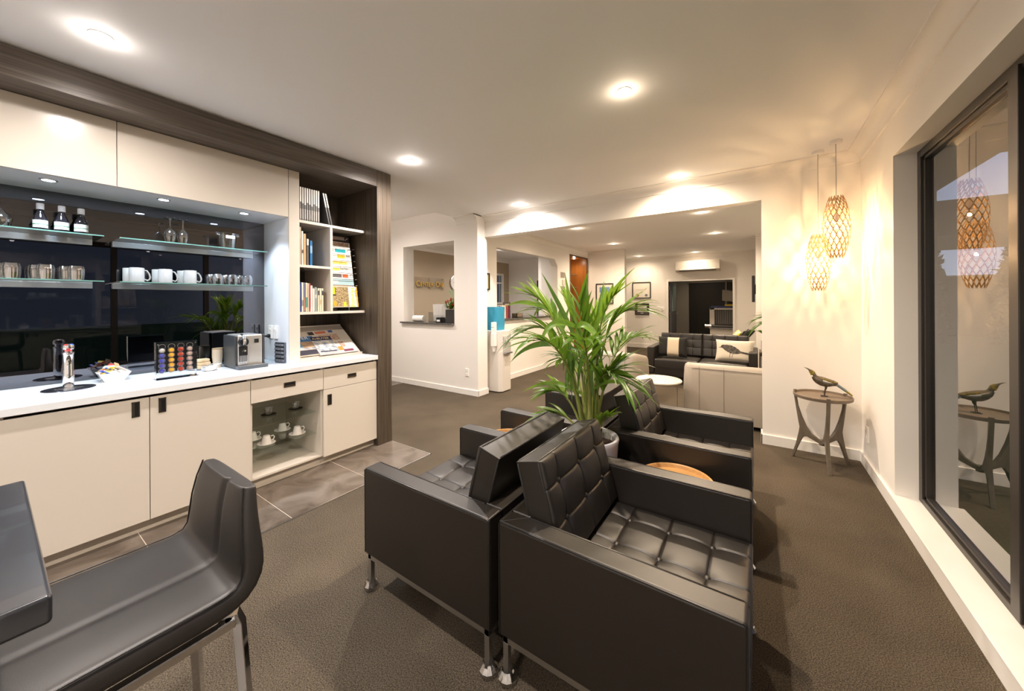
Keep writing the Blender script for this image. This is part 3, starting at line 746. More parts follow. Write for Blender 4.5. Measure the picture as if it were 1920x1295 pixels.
for sgn, cl, nm in ((-1, (0.75, 0.03, 0.03), 'red_mark'), (1, (0.03, 0.12, 0.65), 'blue_mark')):
    B().sphere((0, 0, 0), 0.009, 10, 6, 0.5).build(nm, hue(cl, 0.2), tp, (-0.020, sgn * 0.011, 0.268), smooth=60)
# sachet bowl
sb = thing('sachet_bowl', 'square flared white bowl of sugar and tea sachets', 'bowl', (-3.62, 0.500, Z0))
def sqb(h0, h1, z0, z1, t=0.004):
    b = B(); q = lambda h, z: [(-h, -h, z), (h, -h, z), (h, h, z), (-h, h, z)]
    b.add(q(h0, z0) + q(h1, z1) + q(h1 - t, z1) + q(h0 - t, z0 + 0.006), [(3, 2, 1, 0), (0, 1, 5, 4), (1, 2, 6, 5), (2, 3, 7, 6), (3, 0, 4, 7), (4, 5, 9, 8), (5, 6, 10, 9), (6, 7, 11, 10), (7, 4, 8, 11), (8, 9, 13, 12), (9, 10, 14, 13), (10, 11, 15, 14), (11, 8, 12, 15), (12, 13, 14, 15)])
    return b
sqb(0.045, 0.075, 0, 0.058).build('bowl', M_porc, sb)
rr = random.Random(5)
cols = [(0.75, 0.68, 0.55), (0.03, 0.12, 0.60), (0.80, 0.62, 0.05), (0.70, 0.05, 0.04), (0.8, 0.78, 0.74), (0.55, 0.33, 0.16)]
lab = ['cream', 'blue', 'yellow', 'red', 'white', 'tan']
for i in range(12):
    k = i % 6
    o = bx(-0.028, 0.028, -0.014, 0.014, -0.003, 0.003).build('sachet', hue(cols[k], 0.35), loc=(-3.62 + rr.uniform(-.045, .045), 0.5 + rr.uniform(-.045, .045), Z0 + 0.060 + 0.0032 * i), bevel=0.002, rot=(rr.uniform(-.7, .7), rr.uniform(-.7, .7), rr.uniform(0, PI)))
    tag(o, 'small %s sachet in the square white bowl, %s' % (lab[k], 'lower in the heap' if i < 6 else 'upper in the heap'), 'sachet', 'sachets in the white bowl')
# capsule stand
def capsule_stand():
    t = thing('capsule_stand', 'clear acrylic stand with four columns of coloured coffee capsules', 'capsule stand', (-3.36, 0.765, Z0))
    B().box(0.010, 0.014, -0.108, 0.108, 0.006, 0.255).box(-0.030, -0.026, -0.108, 0.108, 0.006, 0.255).build('acrylic_sheet', [M_acryl], t)
    B().box(-0.030, 0.014, -0.1085, -0.1045, 0.0, 0.256).box(-0.030, 0.014, 0.1045, 0.1085, 0.0, 0.256).box(-0.030, 0.014, -0.108, 0.108, 0.252, 0.256).build('acrylic_edge', M_crystal, t)
    bx(-0.0265, -0.0245, -0.104, 0.104, 0.045, 0.248).build('mirror_dark_sheet', M_black, t)  # black sheet stands in for the dark mirror reflection behind the clear acrylic
    B().box(-0.05, 0.05, -0.11, 0.11, 0.0, 0.006).build('acrylic_foot', M_crystal, t)
    cc = [[(0.75, 0.70, 0.62)] + [(0.07, 0.07, 0.38)] * 4, [(0.85, 0.42, 0.03)] * 5, [(0.50, 0.05, 0.02)] * 5, [(0.62, 0.42, 0.34)] * 5]
    for c_ in range(4):
        y = -0.073 + c_ * 0.0487
        B().lathe([(0.0175, 0), (0.0185, 0.001), (0.0165, 0.0015)], closed=True, seg=24).build('empty_slot', M_steel, t, (-0.012, y, 0.222), rot=(0, PI / 2, 0), smooth=50)
        for r_ in range(5):
            z = 0.196 - 0.0345 * r_
            if c_ == 0 and r_ == 0: mm = mat('capsule_pearl', (0.75, 0.70, 0.62), 0.3)
            else:
                nm = ('capsule_indigo', 'capsule_amber', 'capsule_red', 'capsule_rose')[c_]
                mm = mat(nm, cc[c_][r_], 0.22, coat=0.4)
            B().lathe([(0.0185, 0.0), (0.0185, 0.0015), (0.0145, 0.002), (0.0150, 0.004), (0.011, 0.014), (0.005, 0.017), (0.0, 0.0172)], seg=24).build('capsule', [mm], t, (-0.018, y, z), rot=(0, PI / 2, 0), smooth=35)
            B().lathe([(0.0150, 0.0), (0.0188, 0.0), (0.0188, 0.0022), (0.0150, 0.0022)], closed=True, seg=24).build('capsule_rim', M_steel, t, (-0.0165, y, z), rot=(0, PI / 2, 0), smooth=50)
    for y in (-0.098, 0.098): B().lathe([(0.004, 0), (0.004, 0.003), (0, .003)], seg=12).build('screw', M_steel, t, (0.014, y, 0.240), rot=(0, PI / 2, 0))
    return t
capsule_stand()
# plate with sandwich-like slices, small dish with spoons, paper cups
tag(B().lathe([(0.04, 0), (0.085, 0.008), (0.088, 0.010), (0.084, 0.011), (0.04, 0.004)], seg=40).build('side_plate', M_porc, loc=(-3.655, 0.975, Z0), smooth=50), 'white plate holding golden wrapped slices behind the capsule stand', 'plate')
M_wrap = mat('golden_wrap', (0.60, 0.40, 0.19), 0.45, noise=(25, (0.75, 0.62, 0.42), 0.2))
for i, (dz, r_, d) in enumerate(((0.006, 0.12, 0), (0.030, -0.10, 0.004), (0.0545, 0.05, -0.004))):
    tag(bx(-0.032, 0.032, -0.055, 0.055, 0, 0.023).build('wrapped_slice', M_wrap, loc=(-3.66, 0.975 + d, Z0 + dz), rz=r_, bevel=0.006), 'golden wrapped biscuit slice on the white plate, %s of three' % ('bottom', 'middle', 'top')[i], 'biscuit', 'wrapped slices on the plate')
ds = B().lathe([(0.025, 0), (0.036, 0.006), (0.042, 0.032), (0.040, 0.032), (0.033, 0.008), (0.0, 0.005)], seg=36, sx=1, sy=1.25).build('ramekin', M_porc, loc=(-3.50, 0.985, Z0), smooth=45)
tag(ds, 'low white oval dish of teaspoons beside the coffee machine', 'dish')
for i in range(3):
    s_ = thing('teaspoon', 'steel teaspoon in the low white dish, %s' % ('pointing to the machine', 'pointing to the mirror', 'lying across the others')[i], 'spoon', (-3.50, 0.985 - .005 * i, Z0 + 0.036 + .004 * i), (1.3, 2.2, 1.8)[i], 'teaspoons in the dish')
    s_.rotation_euler = (0, -0.15, (1.3, 2.2, 1.8)[i])
    B().tube([(-0.02, 0, 0), (0.075, 0, 0.0)], 0.0022, 6).build('stem', M_steel, s_, smooth=60)
    B().sphere((0, 0, 0), 0.011, 12, 8, 0.35).build('bowl', M_steel, s_, (-0.028, 0, 0), smooth=60)
for i, (x, y, n) in enumerate([(-3.63, 1.075, 9)]):
    for k in range(n):
        z = Z0 + 0.0085 * k
        o = B().lathe([(0.026, 0), (0.035, 0.085), (0.0365, 0.087), (0.0335, 0.085), (0.0245, 0.003)], seg=24).build('paper_cup', mat('cup_tan', (0.45, 0.33, 0.20), 0.5) if k == n - 1 else mat('cup_cream', (0.72, 0.62, 0.48), 0.5), loc=(x, y, z), smooth=40)
        w = ['bottom cup', 'second cup up', 'third cup up', 'fourth cup up', 'fifth cup up', 'sixth cup up', 'seventh cup up', 'cup below the top one', 'top cup'][k]
        tag(o, 'paper cup in the stack behind the coffee machine, ' + w, 'cup', 'stacked paper cups')
# coffee machine: body front face toward +X
cm = thing('coffee_machine', 'silver and black capsule coffee machine with a round lever', 'coffee machine', (-3.49, 1.215, Z0))
bx(-0.13, 0.108, -0.105, -0.085, 0.012, 0.262).build('side_panel', mat('machine_grey_side', (0.07, 0.075, 0.08), 0.3, metal=0.4), cm, bevel=0.006)
bx(-0.13, 0.108, 0.085, 0.103, 0.012, 0.262).build('side_panel', MATS['machine_grey_side'], cm, bevel=0.006)
bx(-0.128, 0.112, -0.086, 0.086, 0.012, 0.266).build('housing', mat('machine_silver', (0.60, 0.59, 0.57), 0.33, metal=0.75), cm, bevel=0.012, bseg=3)
B().box(-.125, .125, -0.100, 0.100, 0.0, 0.012).build('plinth', M_black, cm)
bx(0.112, 0.118, -0.080, -0.020, 0.055, 0.178).build('spout_panel', M_black, cm, bevel=0.003)
for k in range(7): B().tube([(0.121, -0.074 + 0.008 * k, 0.028), (0.121, -0.074 + 0.008 * k, 0.105)], 0.0022, 6).build('grille_bar', M_chrome, cm, smooth=60)
B().lathe([(0.0, 0), (0.012, 0.0), (0.013, 0.014), (0.0, 0.016)], seg=16).build('spout', M_chrome, cm, (0.118, -0.050, 0.138), rot=(0, PI / 2, 0), smooth=40)
B().lathe([(0.0, 0), (0.034, 0.0), (0.036, 0.004), (0.036, 0.016), (0.030, 0.024), (0, 0.026)], seg=36).build('lever_knob', M_black, cm, (0.112, -0.050, 0.212), rot=(0, PI / 2, 0), smooth=40)
B().tube([(0.139, -0.050, 0.19), (0.143, -0.050, 0.222), (0.120, -0.050, 0.255), (0.085, -0.050, 0.268)], [0.010, 0.012, 0.012, 0.01], 10, 1.0).build('lever_handle', M_chrome, cm, smooth=60)
bx(0.112, 0.1145, 0.028, 0.056, 0.200, 0.228).build('badge', M_black, cm)
B().box(0.113, 0.1150, 0.026, 0.058, 0.228, 0.230).box(0.113, 0.115, 0.026, 0.058, 0.198, 0.200).box(0.113, 0.115, 0.026, 0.028, 0.198, 0.23).box(0.113, 0.115, 0.056, 0.058, 0.198, 0.23).build('badge_frame', M_chrome, cm)
bx(0.108, 0.182, -0.102, 0.100, 0.0, 0.028).build('drip_tray', mat('tray_grey', (0.10, 0.11, 0.12), 0.3, metal=0.5), cm, bevel=0.003)
b = B()
for k in range(22): b.box(0.115, 0.177, -0.094 + 0.0085 * k, -0.0905 + 0.0085 * k, 0.0285, 0.0305)
b.build('drip_grid', M_chrome, cm)
# capsule box leaning by the panel
cb = thing('capsule_box', 'upright black box of silver coffee capsule sleeves beside the coffee machine', 'box', (-3.42, 1.448, Z0), -1.35)
bx(-0.022, 0.0, -0.062, 0.062, 0.0, 0.178).build('frame', mat('box_slate', (0.10, 0.11, 0.14), 0.3), cb, bevel=0.002)
for r_ in range(5):
    for c_ in range(3):
        bx(0.0, 0.010, -0.054 + c_ * 0.037, -0.022 + c_ * 0.037, 0.014 + r_ * 0.033, 0.034 + r_ * 0.033).build('capsule_sleeve', mat('smoked_clear', (0.30, 0.32, 0.36), 0.12, metal=0.6), cb, bevel=0.002)
        bx(0.0005, 0.003, -0.054 + c_ * 0.037, -0.022 + c_ * 0.037, 0.036 + r_ * 0.033, 0.043 + r_ * 0.033).build('black_strip', M_black, cb)
# double power outlet and plug in the niche side panel (faces -Y)
o1 = plate('power_outlet', 'white power outlet with the coffee machine plugged in', 'outlet', (-3.645, 1.474, 1.155), 0, 0.07, 0.118, 1)
o2 = plate('power_outlet', 'white power outlet without a plug beside the coffee machine', 'outlet', (-3.545, 1.474, 1.155), 0, 0.07, 0.118, 1)
pg = thing('appliance_plug', 'black plug and cord of the coffee machine', 'plug', (-3.645, 1.462, 1.12))
B().lathe([(0, 0), (0.016, 0.0), (0.018, 0.012), (0.010, 0.030), (0.006, 0.045), (0, 0.046)], seg=16).build('plug', M_black, pg, rot=(PI / 2, 0, 0), smooth=50)
B().tube([(0, -0.042, 0), (0.01, -0.075, -0.004), (0.0, -0.10, -0.05), (-0.01, -0.112, -0.14), (-0.01, -0.116, -0.215), (-0.02, -0.14, -0.218)], 0.003, 6).build('cable', M_black, pg, smooth=60)

# ---------------------------------------------------------------- books and magazines
def book(x, y, z, h, th, d, c, label, group, lean=0.0, band=None, name='book', spine_txt=None):
    """spine faces +X at x; book thickness along Y"""
    t = thing(name, label, 'book', (x, y, z), 0, group); t.rotation_euler = (lean, 0, 0)
    bx(-d, 0, 0, th, 0, h).build('cover', hue(c, 0.4), t, bevel=0.0012)
    bx(-d + 0.004, -0.004, 0.0015, th - 0.0015, h - .003, h + 0.0006).build('pages', M_paper, t)
    if band: bx(-0.002, 0.0008, 0.0006, th - 0.0006, h * band[0], h * band[1]).build('spine_band', hue(band[2], 0.4), t)
    return t
gb = 'identical grey and white binders on the top shelf'
order = ['first', 'second', 'third', 'fourth', 'fifth', 'sixth', 'seventh', 'eighth', 'ninth']
y = 1.566
for i in range(9):
    t = book(-3.305, y, 2.1425, 0.292, 0.0135, 0.21, (0.16, 0.155, 0.15), 'slim grey magazine volume with white spine top, %s from the divider panel' % order[i], gb, 0, (0.55 - 0.04 * (i % 3), 0.99, (0.80, 0.77, 0.72)), 'magazine_volume')
    bx(-0.002, 0.0009, 0.001, 0.0125, 0.012, 0.10).build('spine_label', hue((0.42, 0.40, 0.37), 0.5), t)
    y += 0.0196
for i, yy in enumerate((1.805, 1.827)):
    t = book(-3.305, yy + 0.018, 2.1445, 0.286, 0.0135, 0.21, (0.07, 0.07, 0.07), 'slim grey magazine volume leaning on the row, %s one' % ('inner', 'outer')[i], gb, 0.205, (0.55, 0.99, (0.80, 0.77, 0.72)), 'magazine_volume')
gm = 'books on the middle left shelf'
for (yy, th, h, c, bnd, l) in [(1.564, 0.024, 0.335, (0.40, 0.33, 0.25), (0.7, 0.9, (0.48, 0.40, 0.30)), 'thick brown grey book against the divider panel'),
                               (1.592, 0.013, 0.300, (0.72, 0.68, 0.62), (0.35, 0.45, (0.10, 0.08, 0.06)), 'white book with dark band on the middle shelf'),
                               (1.609, 0.019, 0.280, (0.52, 0.36, 0.19), None, 'plain tan brown book on the middle shelf'),
                               (1.636, 0.016, 0.240, (0.12, 0.10, 0.09), (0.75, 0.98, (0.68, 0.66, 0.62)), 'dark grey book with white spine top on the middle shelf'),
                               (1.664, 0.020, 0.225, (0.012, 0.13, 0.33), (0.50, 0.80, (0.20, 0.40, 0.60)), 'bright blue book ending the row on the middle shelf')]:
    book(-3.33, yy, 1.7505, h, th, 0.17, c, l, gm, 0, bnd)
gl_ = 'books on the lower left shelf'
low = [(0.016, 0.225, (0.36, 0.26, 0.17), (0.5, 0.95, (0.62, 0.60, 0.66)), 'brown and lilac paperback against the divider panel'),
       (0.007, 0.232, (0.03, 0.06, 0.28), None, 'thin navy book on the lower shelf'), (0.015, 0.230, (0.72, 0.69, 0.60), (0.2, 0.4, (0.3, 0.3, 0.3)), 'cream paperback with grey lettering band beside the navy book'),
       (0.012, 0.228, (0.18, 0.18, 0.28), (0.03, 0.5, (0.40, 0.22, 0.15)), 'slate blue paperback with brown foot'),
       (0.016, 0.228, (0.62, 0.56, 0.40), (0.15, 0.5, (0.10, 0.28, 0.22)), 'yellowish paperback with green patch'), (0.009, 0.224, (0.55, 0.50, 0.40), None, 'thin tan paperback beside the red one'),
       (0.007, 0.226, (0.55, 0.06, 0.08), None, 'thin red paperback on the lower shelf'), (0.017, 0.205, (0.62, 0.60, 0.57), None, 'pale grey book beside the red paperback'),
       (0.015, 0.178, (0.78, 0.74, 0.68), None, 'short white book on the lower shelf'), (0.017, 0.190, (0.27, 0.33, 0.30), (0.55, 0.7, (0.5, 0.55, 0.5)), 'grey green book on the lower shelf'),
       (0.003, 0.180, (0.55, 0.48, 0.38), None, 'very thin buff booklet on the lower shelf'), (0.014, 0.182, (0.66, 0.58, 0.44), (0.7, 0.9, (0.05, 0.05, 0.06)), 'buff paperback with black top band, first of the three buff ones'),
       (0.014, 0.182, (0.66, 0.58, 0.44), (0.3, 0.5, (0.5, 0.4, 0.25)), 'buff paperback, middle of the three buff ones'), (0.015, 0.182, (0.66, 0.58, 0.44), (0.7, 0.9, (0.05, 0.05, 0.06)), 'buff paperback with black top band against the upright divider')]
y = 1.5665
for th, h, c, bnd, l in low:
    book(-3.345, y, 1.3365, h + 0.03, th, 0.15, c, l, gl_, 0, bnd); y += th + 0.0036

# magazine rack
mr = thing('magazine_rack', 'tiered wire magazine rack on the right bookcase shelf', 'rack', (0, 0, 0))
b = B()
N = 10
for k in range(N):
    z = 1.40 + 0.062 * k; x = -3.368 - 0.009 * k - 0.012
    b.tube([(x - 0.02, 1.885, z + 0.085), (x, 1.885, z), (x + 0.012, 1.885, z)], 0.0022, 6)
    b.tube([(x + 0.012, 1.875, z), (x + 0.012, 2.150, z)], 0.0022, 6)
    b.tube([(x + .012, 2.149, z), (x + 0.028, 2.160, z + 0.002)], 0.003, 6)
b.build('wire_tiers', M_chrome, mr, smooth=60)
b = B()
for yy in (1.90, 2.08): b.tube([(-3.40, yy, 1.338), (-3.405, yy, 1.40), (-3.50, yy, 1.99)], 0.003, 8)
b.build('wire_uprights', M_steel, mr, smooth=60)
def magazine(name, label, P, ux, uz, w, h, c, blocks=(), group=None, texts=()):
    """flat magazine: P lower left corner, ux along width, uz up the page (unit vectors)"""
    t = thing(name, label, 'magazine', P, 0, group)
    ux = Vector(ux).normalized(); uz = Vector(uz).normalized(); n = ux.cross(uz).normalized()
    M = Matrix((ux, uz, n)).transposed()
    t.rotation_euler = M.to_euler()
    bx(0, w, 0, h, -0.005, 0).build('cover', hue(c, 0.25), t)
    bx(0.0015, w - .0015, -0.0006, h, -0.0045, -0.0008).build('pages', M_paper, t)
    for i, (x0, x1, y0, y1, cc) in enumerate(blocks):
        q = bx(x0 * w, x1 * w, y0 * h, y1 * h, -0.0002, 0.0004 + 0.00012 * i).build('cover_picture', hue(cc, 0.25) if not isinstance(cc, str) else MATS[cc], t)
    for (s_, sz_, px_, py_, cc, rz_) in texts:
        text('cover_lettering', s_, sz_, hue(cc, 0.4), t, (px_ * w, py_ * h, 0.0016), (0, 0, rz_), 0.0002)
    return t
mat('hunting_photo', (0.10, 0.07, 0.03), 0.3, noise=(75, (0.50, 0.38, 0.20), 0.16), distort=0.3)
mat('sea_photo', (0.20, 0.25, 0.32), 0.3, noise=(24, (0.70, 0.68, 0.64), 0.14), stretch=(1, 1, 4))
mat('roof_photo', (0.30, 0.20, 0.13), 0.3, noise=(14, (0.45, 0.33, 0.22), 0.12))
mat('crowd_photo', (0.30, 0.12, 0.07), 0.3, noise=(70, (0.65, 0.55, 0.45), 0.14))
gk = 'magazines in the wire rack'
tilt = (-0.143, 0, 0.99)
W_ = (0.76, 0.73, 0.68)
tiers = [ # from the top tier down: colour, blocks, texts
 ((0.05, 0.04, 0.04), [(0, .45, .78, .90, (0.60, 0.08, 0.03)), (0.3, .8, .80, .96, (0.35, 0.28, 0.25))], [('/', 0.05, .82, .82, W_, -0.6)], 'black magazine with red strip in the top tier'),
 (W_, [(0, .95, .80, .97, 'crowd_photo'), (0, .1, .8, .97, (0.75, 0.45, 0.05))], [], 'magazine with an orange corner and cream photo in the second tier'),
 ((0.75, .73, .70), [(0, .32, .78, .95, 'hunting_photo'), (.38, .8, .78, .95, (0.02, 0.30, 0.33))], [('O', 0.055, .86, .80, (0.2, .2, .2), 0)], 'magazine with a teal picture in the third tier'),
 ((0.70, .64, .52), [(0.45, .74, .80, .97, (0.85, 0.42, 0.03))], [('M', 0.05, .80, .82, (0.05, .05, .05), 0)], 'cream magazine with an orange disc in the fourth tier'),
 ((0.76, .70, .55), [(0.0, .80, .80, .95, (0.72, 0.50, 0.12))], [('17', 0.03, .5, .82, (0.2, .15, .05), 0)], 'magazine with a golden banner in the fifth tier'),
 ((0.80, .77, .66), [(0.02, .5, .78, .92, (0.66, 0.62, 0.12))], [('Samp', 0.040, .5, .84, (0.10, .12, .08), 0)], 'pale yellow flowered magazine in the sixth tier'),
 ((0.76, .74, .71), [(0.02, .55, .76, .93, (0.13, 0.12, 0.12)), (.58, .8, .76, .93, (0.62, 0.12, 0.04))], [('O', 0.05, .86, .78, (0.15, .15, .15), 0)], 'white magazine with dark and red pictures in the seventh tier'),
 ((0.35, .50, .52), [(0.02, .40, .78, .9, (0.72, 0.66, 0.62))], [], 'pale blue magazine in the eighth tier'),
 ((0.62, .35, .22), [(0.2, .5, .72, .86, (0.66, 0.66, 0.70)), (.5, .8, .8, .92, (0.75, 0.14, 0.03))], [('d', 0.06, .83, .78, (0.05, .12, .55), 0)], 'orange and white magazine with a blue letter in the ninth tier')]
for i, (c, bl, tx_, l) in enumerate(tiers):
    k = 9 - i
    z = 1.40 + 0.062 * k; x = -3.366 - 0.009 * k - 0.006
    magazine('magazine', l, (x, 1.868, z - 0.075), (0, 1, 0), tilt, 0.262 + 0.0015 * i, 0.205, c, [(a, b_, y0 , y1, cc) for a, b_, y0, y1, cc in bl], gk, tx_)
magazine('magazine', 'hunting magazine turned sideways with yellow title in the lowest tier', (-3.352, 1.868, 1.372), (0, 1, 0), (-0.16, 0, 0.985), 0.285, 0.205, (0.70, 0.66, 0.60),
         [(0.02, .66, .02, .98, 'hunting_photo'), (0.06, .2, .55, .97, (0.05, 0.04, 0.02)), (0.10, .18, .62, .96, (0.80, 0.75, 0.02)), (0.10, .2, .05, .3, (0.75, 0.35, 0.03)), (.45, .55, .03, .25, (0.75, .65, .05)), (.95, 1.0, .02, .98, (0.75, 0.38, 0.03))], gk,
         [('Hunting', 0.062, .755, .96, (0.80, 0.74, 0.02), -PI / 2), ('GUNS', 0.028, .90, .86, (0.04, .04, .04), -PI / 2)])
# magazines on the sloping ledge
n_ = Vector((-0.385, 0, 0.27)).normalized()
gs = 'magazines on the sloping ledge'
def ledge(y0, s0, w, h, c, label, bl=(), tx_=(), rz=0.0, lift=0.007):
    P = Vector((-3.322, y0, 0.911)) + n_ * s0 + Vector((0.57, 0, 0.82)) * lift
    u = Vector((0, 1, 0)); m_ = Vector((0, 1, 0)).cross(n_)
    R = Matrix.Rotation(rz, 3, u.cross(n_).normalized())
    magazine('magazine', label, P, R @ u, R @ n_, w, h, c, bl, gs, tx_)
ledge(1.775, 0.145, 0.30, 0.235, (0.62, 0.57, 0.50), 'newspaper style magazine at the upper right of the ledge', [(0.3, .92, .30, .70, 'crowd_photo'), (0.02, .2, .75, .95, (0.06, .05, .05)), (.25, .6, .78, .93, (0.55, .16, .10)), (.7, .85, .8, .95, (0.10, .13, .35))], [], 0.04, 0.006)
ledge(1.935, 0.015, 0.20, 0.19, (0.70, 0.66, 0.60), 'white magazine with orange pictures at the lower right of the ledge', [(0.3, .55, .45, .9, 'crowd_photo'), (0.1, .35, .2, .5, (0.65, .28, .08)), (.3, .8, .08, .25, (0.20, .06, .10))], [('ck', 0.04, .05, .75, (0.05, .05, .05), 0)], 0.0, 0.013)
ledge(1.575, 0.03, 0.215, 0.27, (0.55, 0.45, 0.35), 'magazine with blue sky and a brown roof on its cover, left on the ledge', [(0, 1, .62, 1, (0.06, .17, .38)), (0.0, 1, .42, .62, (0.16, .33, .52)), (0.35, 1, .38, .72, 'roof_photo'), (0, 1, .30, .40, 'sea_photo'), (0, 1, .04, .28, (0.05, .05, .07))], [('OVER', 0.058, .10, .84, (0.80, .80, .80), 0)], 0.0, 0.014)
ledge(1.748, 0.012, 0.195, 0.265, (0.45, 0.45, 0.46), 'aviation magazine with a jet on a grey sea cover, middle of the ledge', [(0, 1, .78, 1, (0.02, .03, .09)), (0, 1, .12, .78, 'sea_photo'), (.1, .9, .14, .2, (0.06, .06, .09)), (.2, .8, .30, .36, (0.75, .75, .78))], [('AvBUYER', 0.040, .06, .84, (0.75, .60, .25), 0)], -0.03, 0.020)

# ================================================================ LOUNGE FURNITURE
def tufted(w, d, t, bu, bv, xf=None, R=0.016, N=60, groove=0.0030, dim=0.013, puff=0.006):
    """cushion: buttons at every (u, v) of bu x bv; flat bottom at z=0, puffed buttoned top near z=t"""
    def samp(L, pts):
        s = set([-L / 2, L / 2] + list(pts))
        for i in range(N + 1): s.add(-L / 2 + L * i / N)
        for e in (0.002, 0.005, 0.009, 0.014):
            s.add(-L / 2 + e); s.add(L / 2 - e)
        for p in pts:
            for e in (0.0035, 0.007): s.add(p - e); s.add(p + e)
        out = []
        for v in sorted(s):
            if not out or v - out[-1] > 0.0014: out.append(v)
        return out
    us, vs_ = samp(w, bu), samp(d, bv)
    def h(u, v):
        z = t - puff
        # puffs between seams
        cu = [-w / 2] + list(bu) + [w / 2]; cv = [-d / 2] + list(bv) + [d / 2]
        def cell(a, c):
            for i in range(len(c) - 1):
                if c[i] <= a <= c[i + 1]: return math.sin(PI * (a - c[i]) / (c[i + 1] - c[i]))
            return 0
        z += puff * (0.35 + 0.65 * abs(cell(u, cu)) ** 0.35 * abs(cell(v, cv)) ** 0.35)
        for p in bu: z -= groove * math.exp(-((u - p) / 0.0035) ** 2)
        for p in bv: z -= groove * math.exp(-((v - p) / 0.0035) ** 2)
        for p in bu:
            for q in bv:
                r = math.hypot(u - p, v - q)
                z -= dim * math.exp(-(r / 0.026) ** 1.1)
        e = min(u + w / 2, w / 2 - u, v + d / 2, d / 2 - v)
        if e < R: z -= R - math.sqrt(max(0, R * R - (R - e) ** 2))
        return z
    b = B(); nu, nv = len(us), len(vs_)
    X = xf or Matrix.Identity(4)
    V = [X @ Vector((u, v, h(u, v))) for v in vs_ for u in us]
    F = [(j * nu + i, j * nu + i + 1, (j + 1) * nu + i + 1, (j + 1) * nu + i) for j in range(nv - 1) for i in range(nu - 1)]
    loop = [i for i in range(nu)] + [j * nu + nu - 1 for j in range(1, nv)] + [(nv - 1) * nu + i for i in range(nu - 2, -1, -1)] + [j * nu for j in range(nv - 2, 0, -1)]
    base = len(V)
    for k in loop:
        i, j = k % nu, k // nu
        V.append(X @ Vector((us[i], vs_[j], 0)))
    L = len(loop)
    for i in range(L): F.append((loop[(i + 1) % L], loop[i], base + i, base + (i + 1) % L))
    F.append(tuple(base + i for i in range(L))[::-1])
    b.add(V, F)
    return b, h
def cushion(name, w, d, t, bu, bv, parent, xf, m, N=60, **k):
    b, h = tufted(w, d, t, bu, bv, xf, N=N, **k)
    o = b.build(name, m, parent, smooth=50)
    pb = B(); e = 0.003; zt = t - 0.018; pts = []
    for (x, y) in ((-w / 2, -d / 2), (w / 2, -d / 2), (w / 2, d / 2), (-w / 2, d / 2)):
        pass
    zz = h(-w / 2, -d / 2) + 0.001
    c = 0.012
    P = [(-w / 2 + c, -d / 2), (w / 2 - c, -d / 2), (w / 2, -d / 2 + c), (w / 2, d / 2 - c), (w / 2 - c, d / 2), (-w / 2 + c, d / 2), (-w / 2, d / 2 - c), (-w / 2, -d / 2 + c), (-w / 2 + c, -d / 2)]
    pb.tube([xf @ Vector((x, y, h(x, y) + 0.001)) for x, y in P], 0.0036, 6)
    pb.tube([xf @ Vector((x, y, 0.004)) for x, y in P], 0.0036, 6)
    pb.build('piping', M_pipe, o, smooth=60)
    for p in bu:
        for q in bv:
            bb = B().sphere((0, 0, 0), 0.0125, 14, 8, 0.62)
            bo = bb.build('button', m, o, smooth=60)
            bo.matrix_local = xf @ Matrix.Translation((p, q, h(p, q) + 0.0075))
    return o
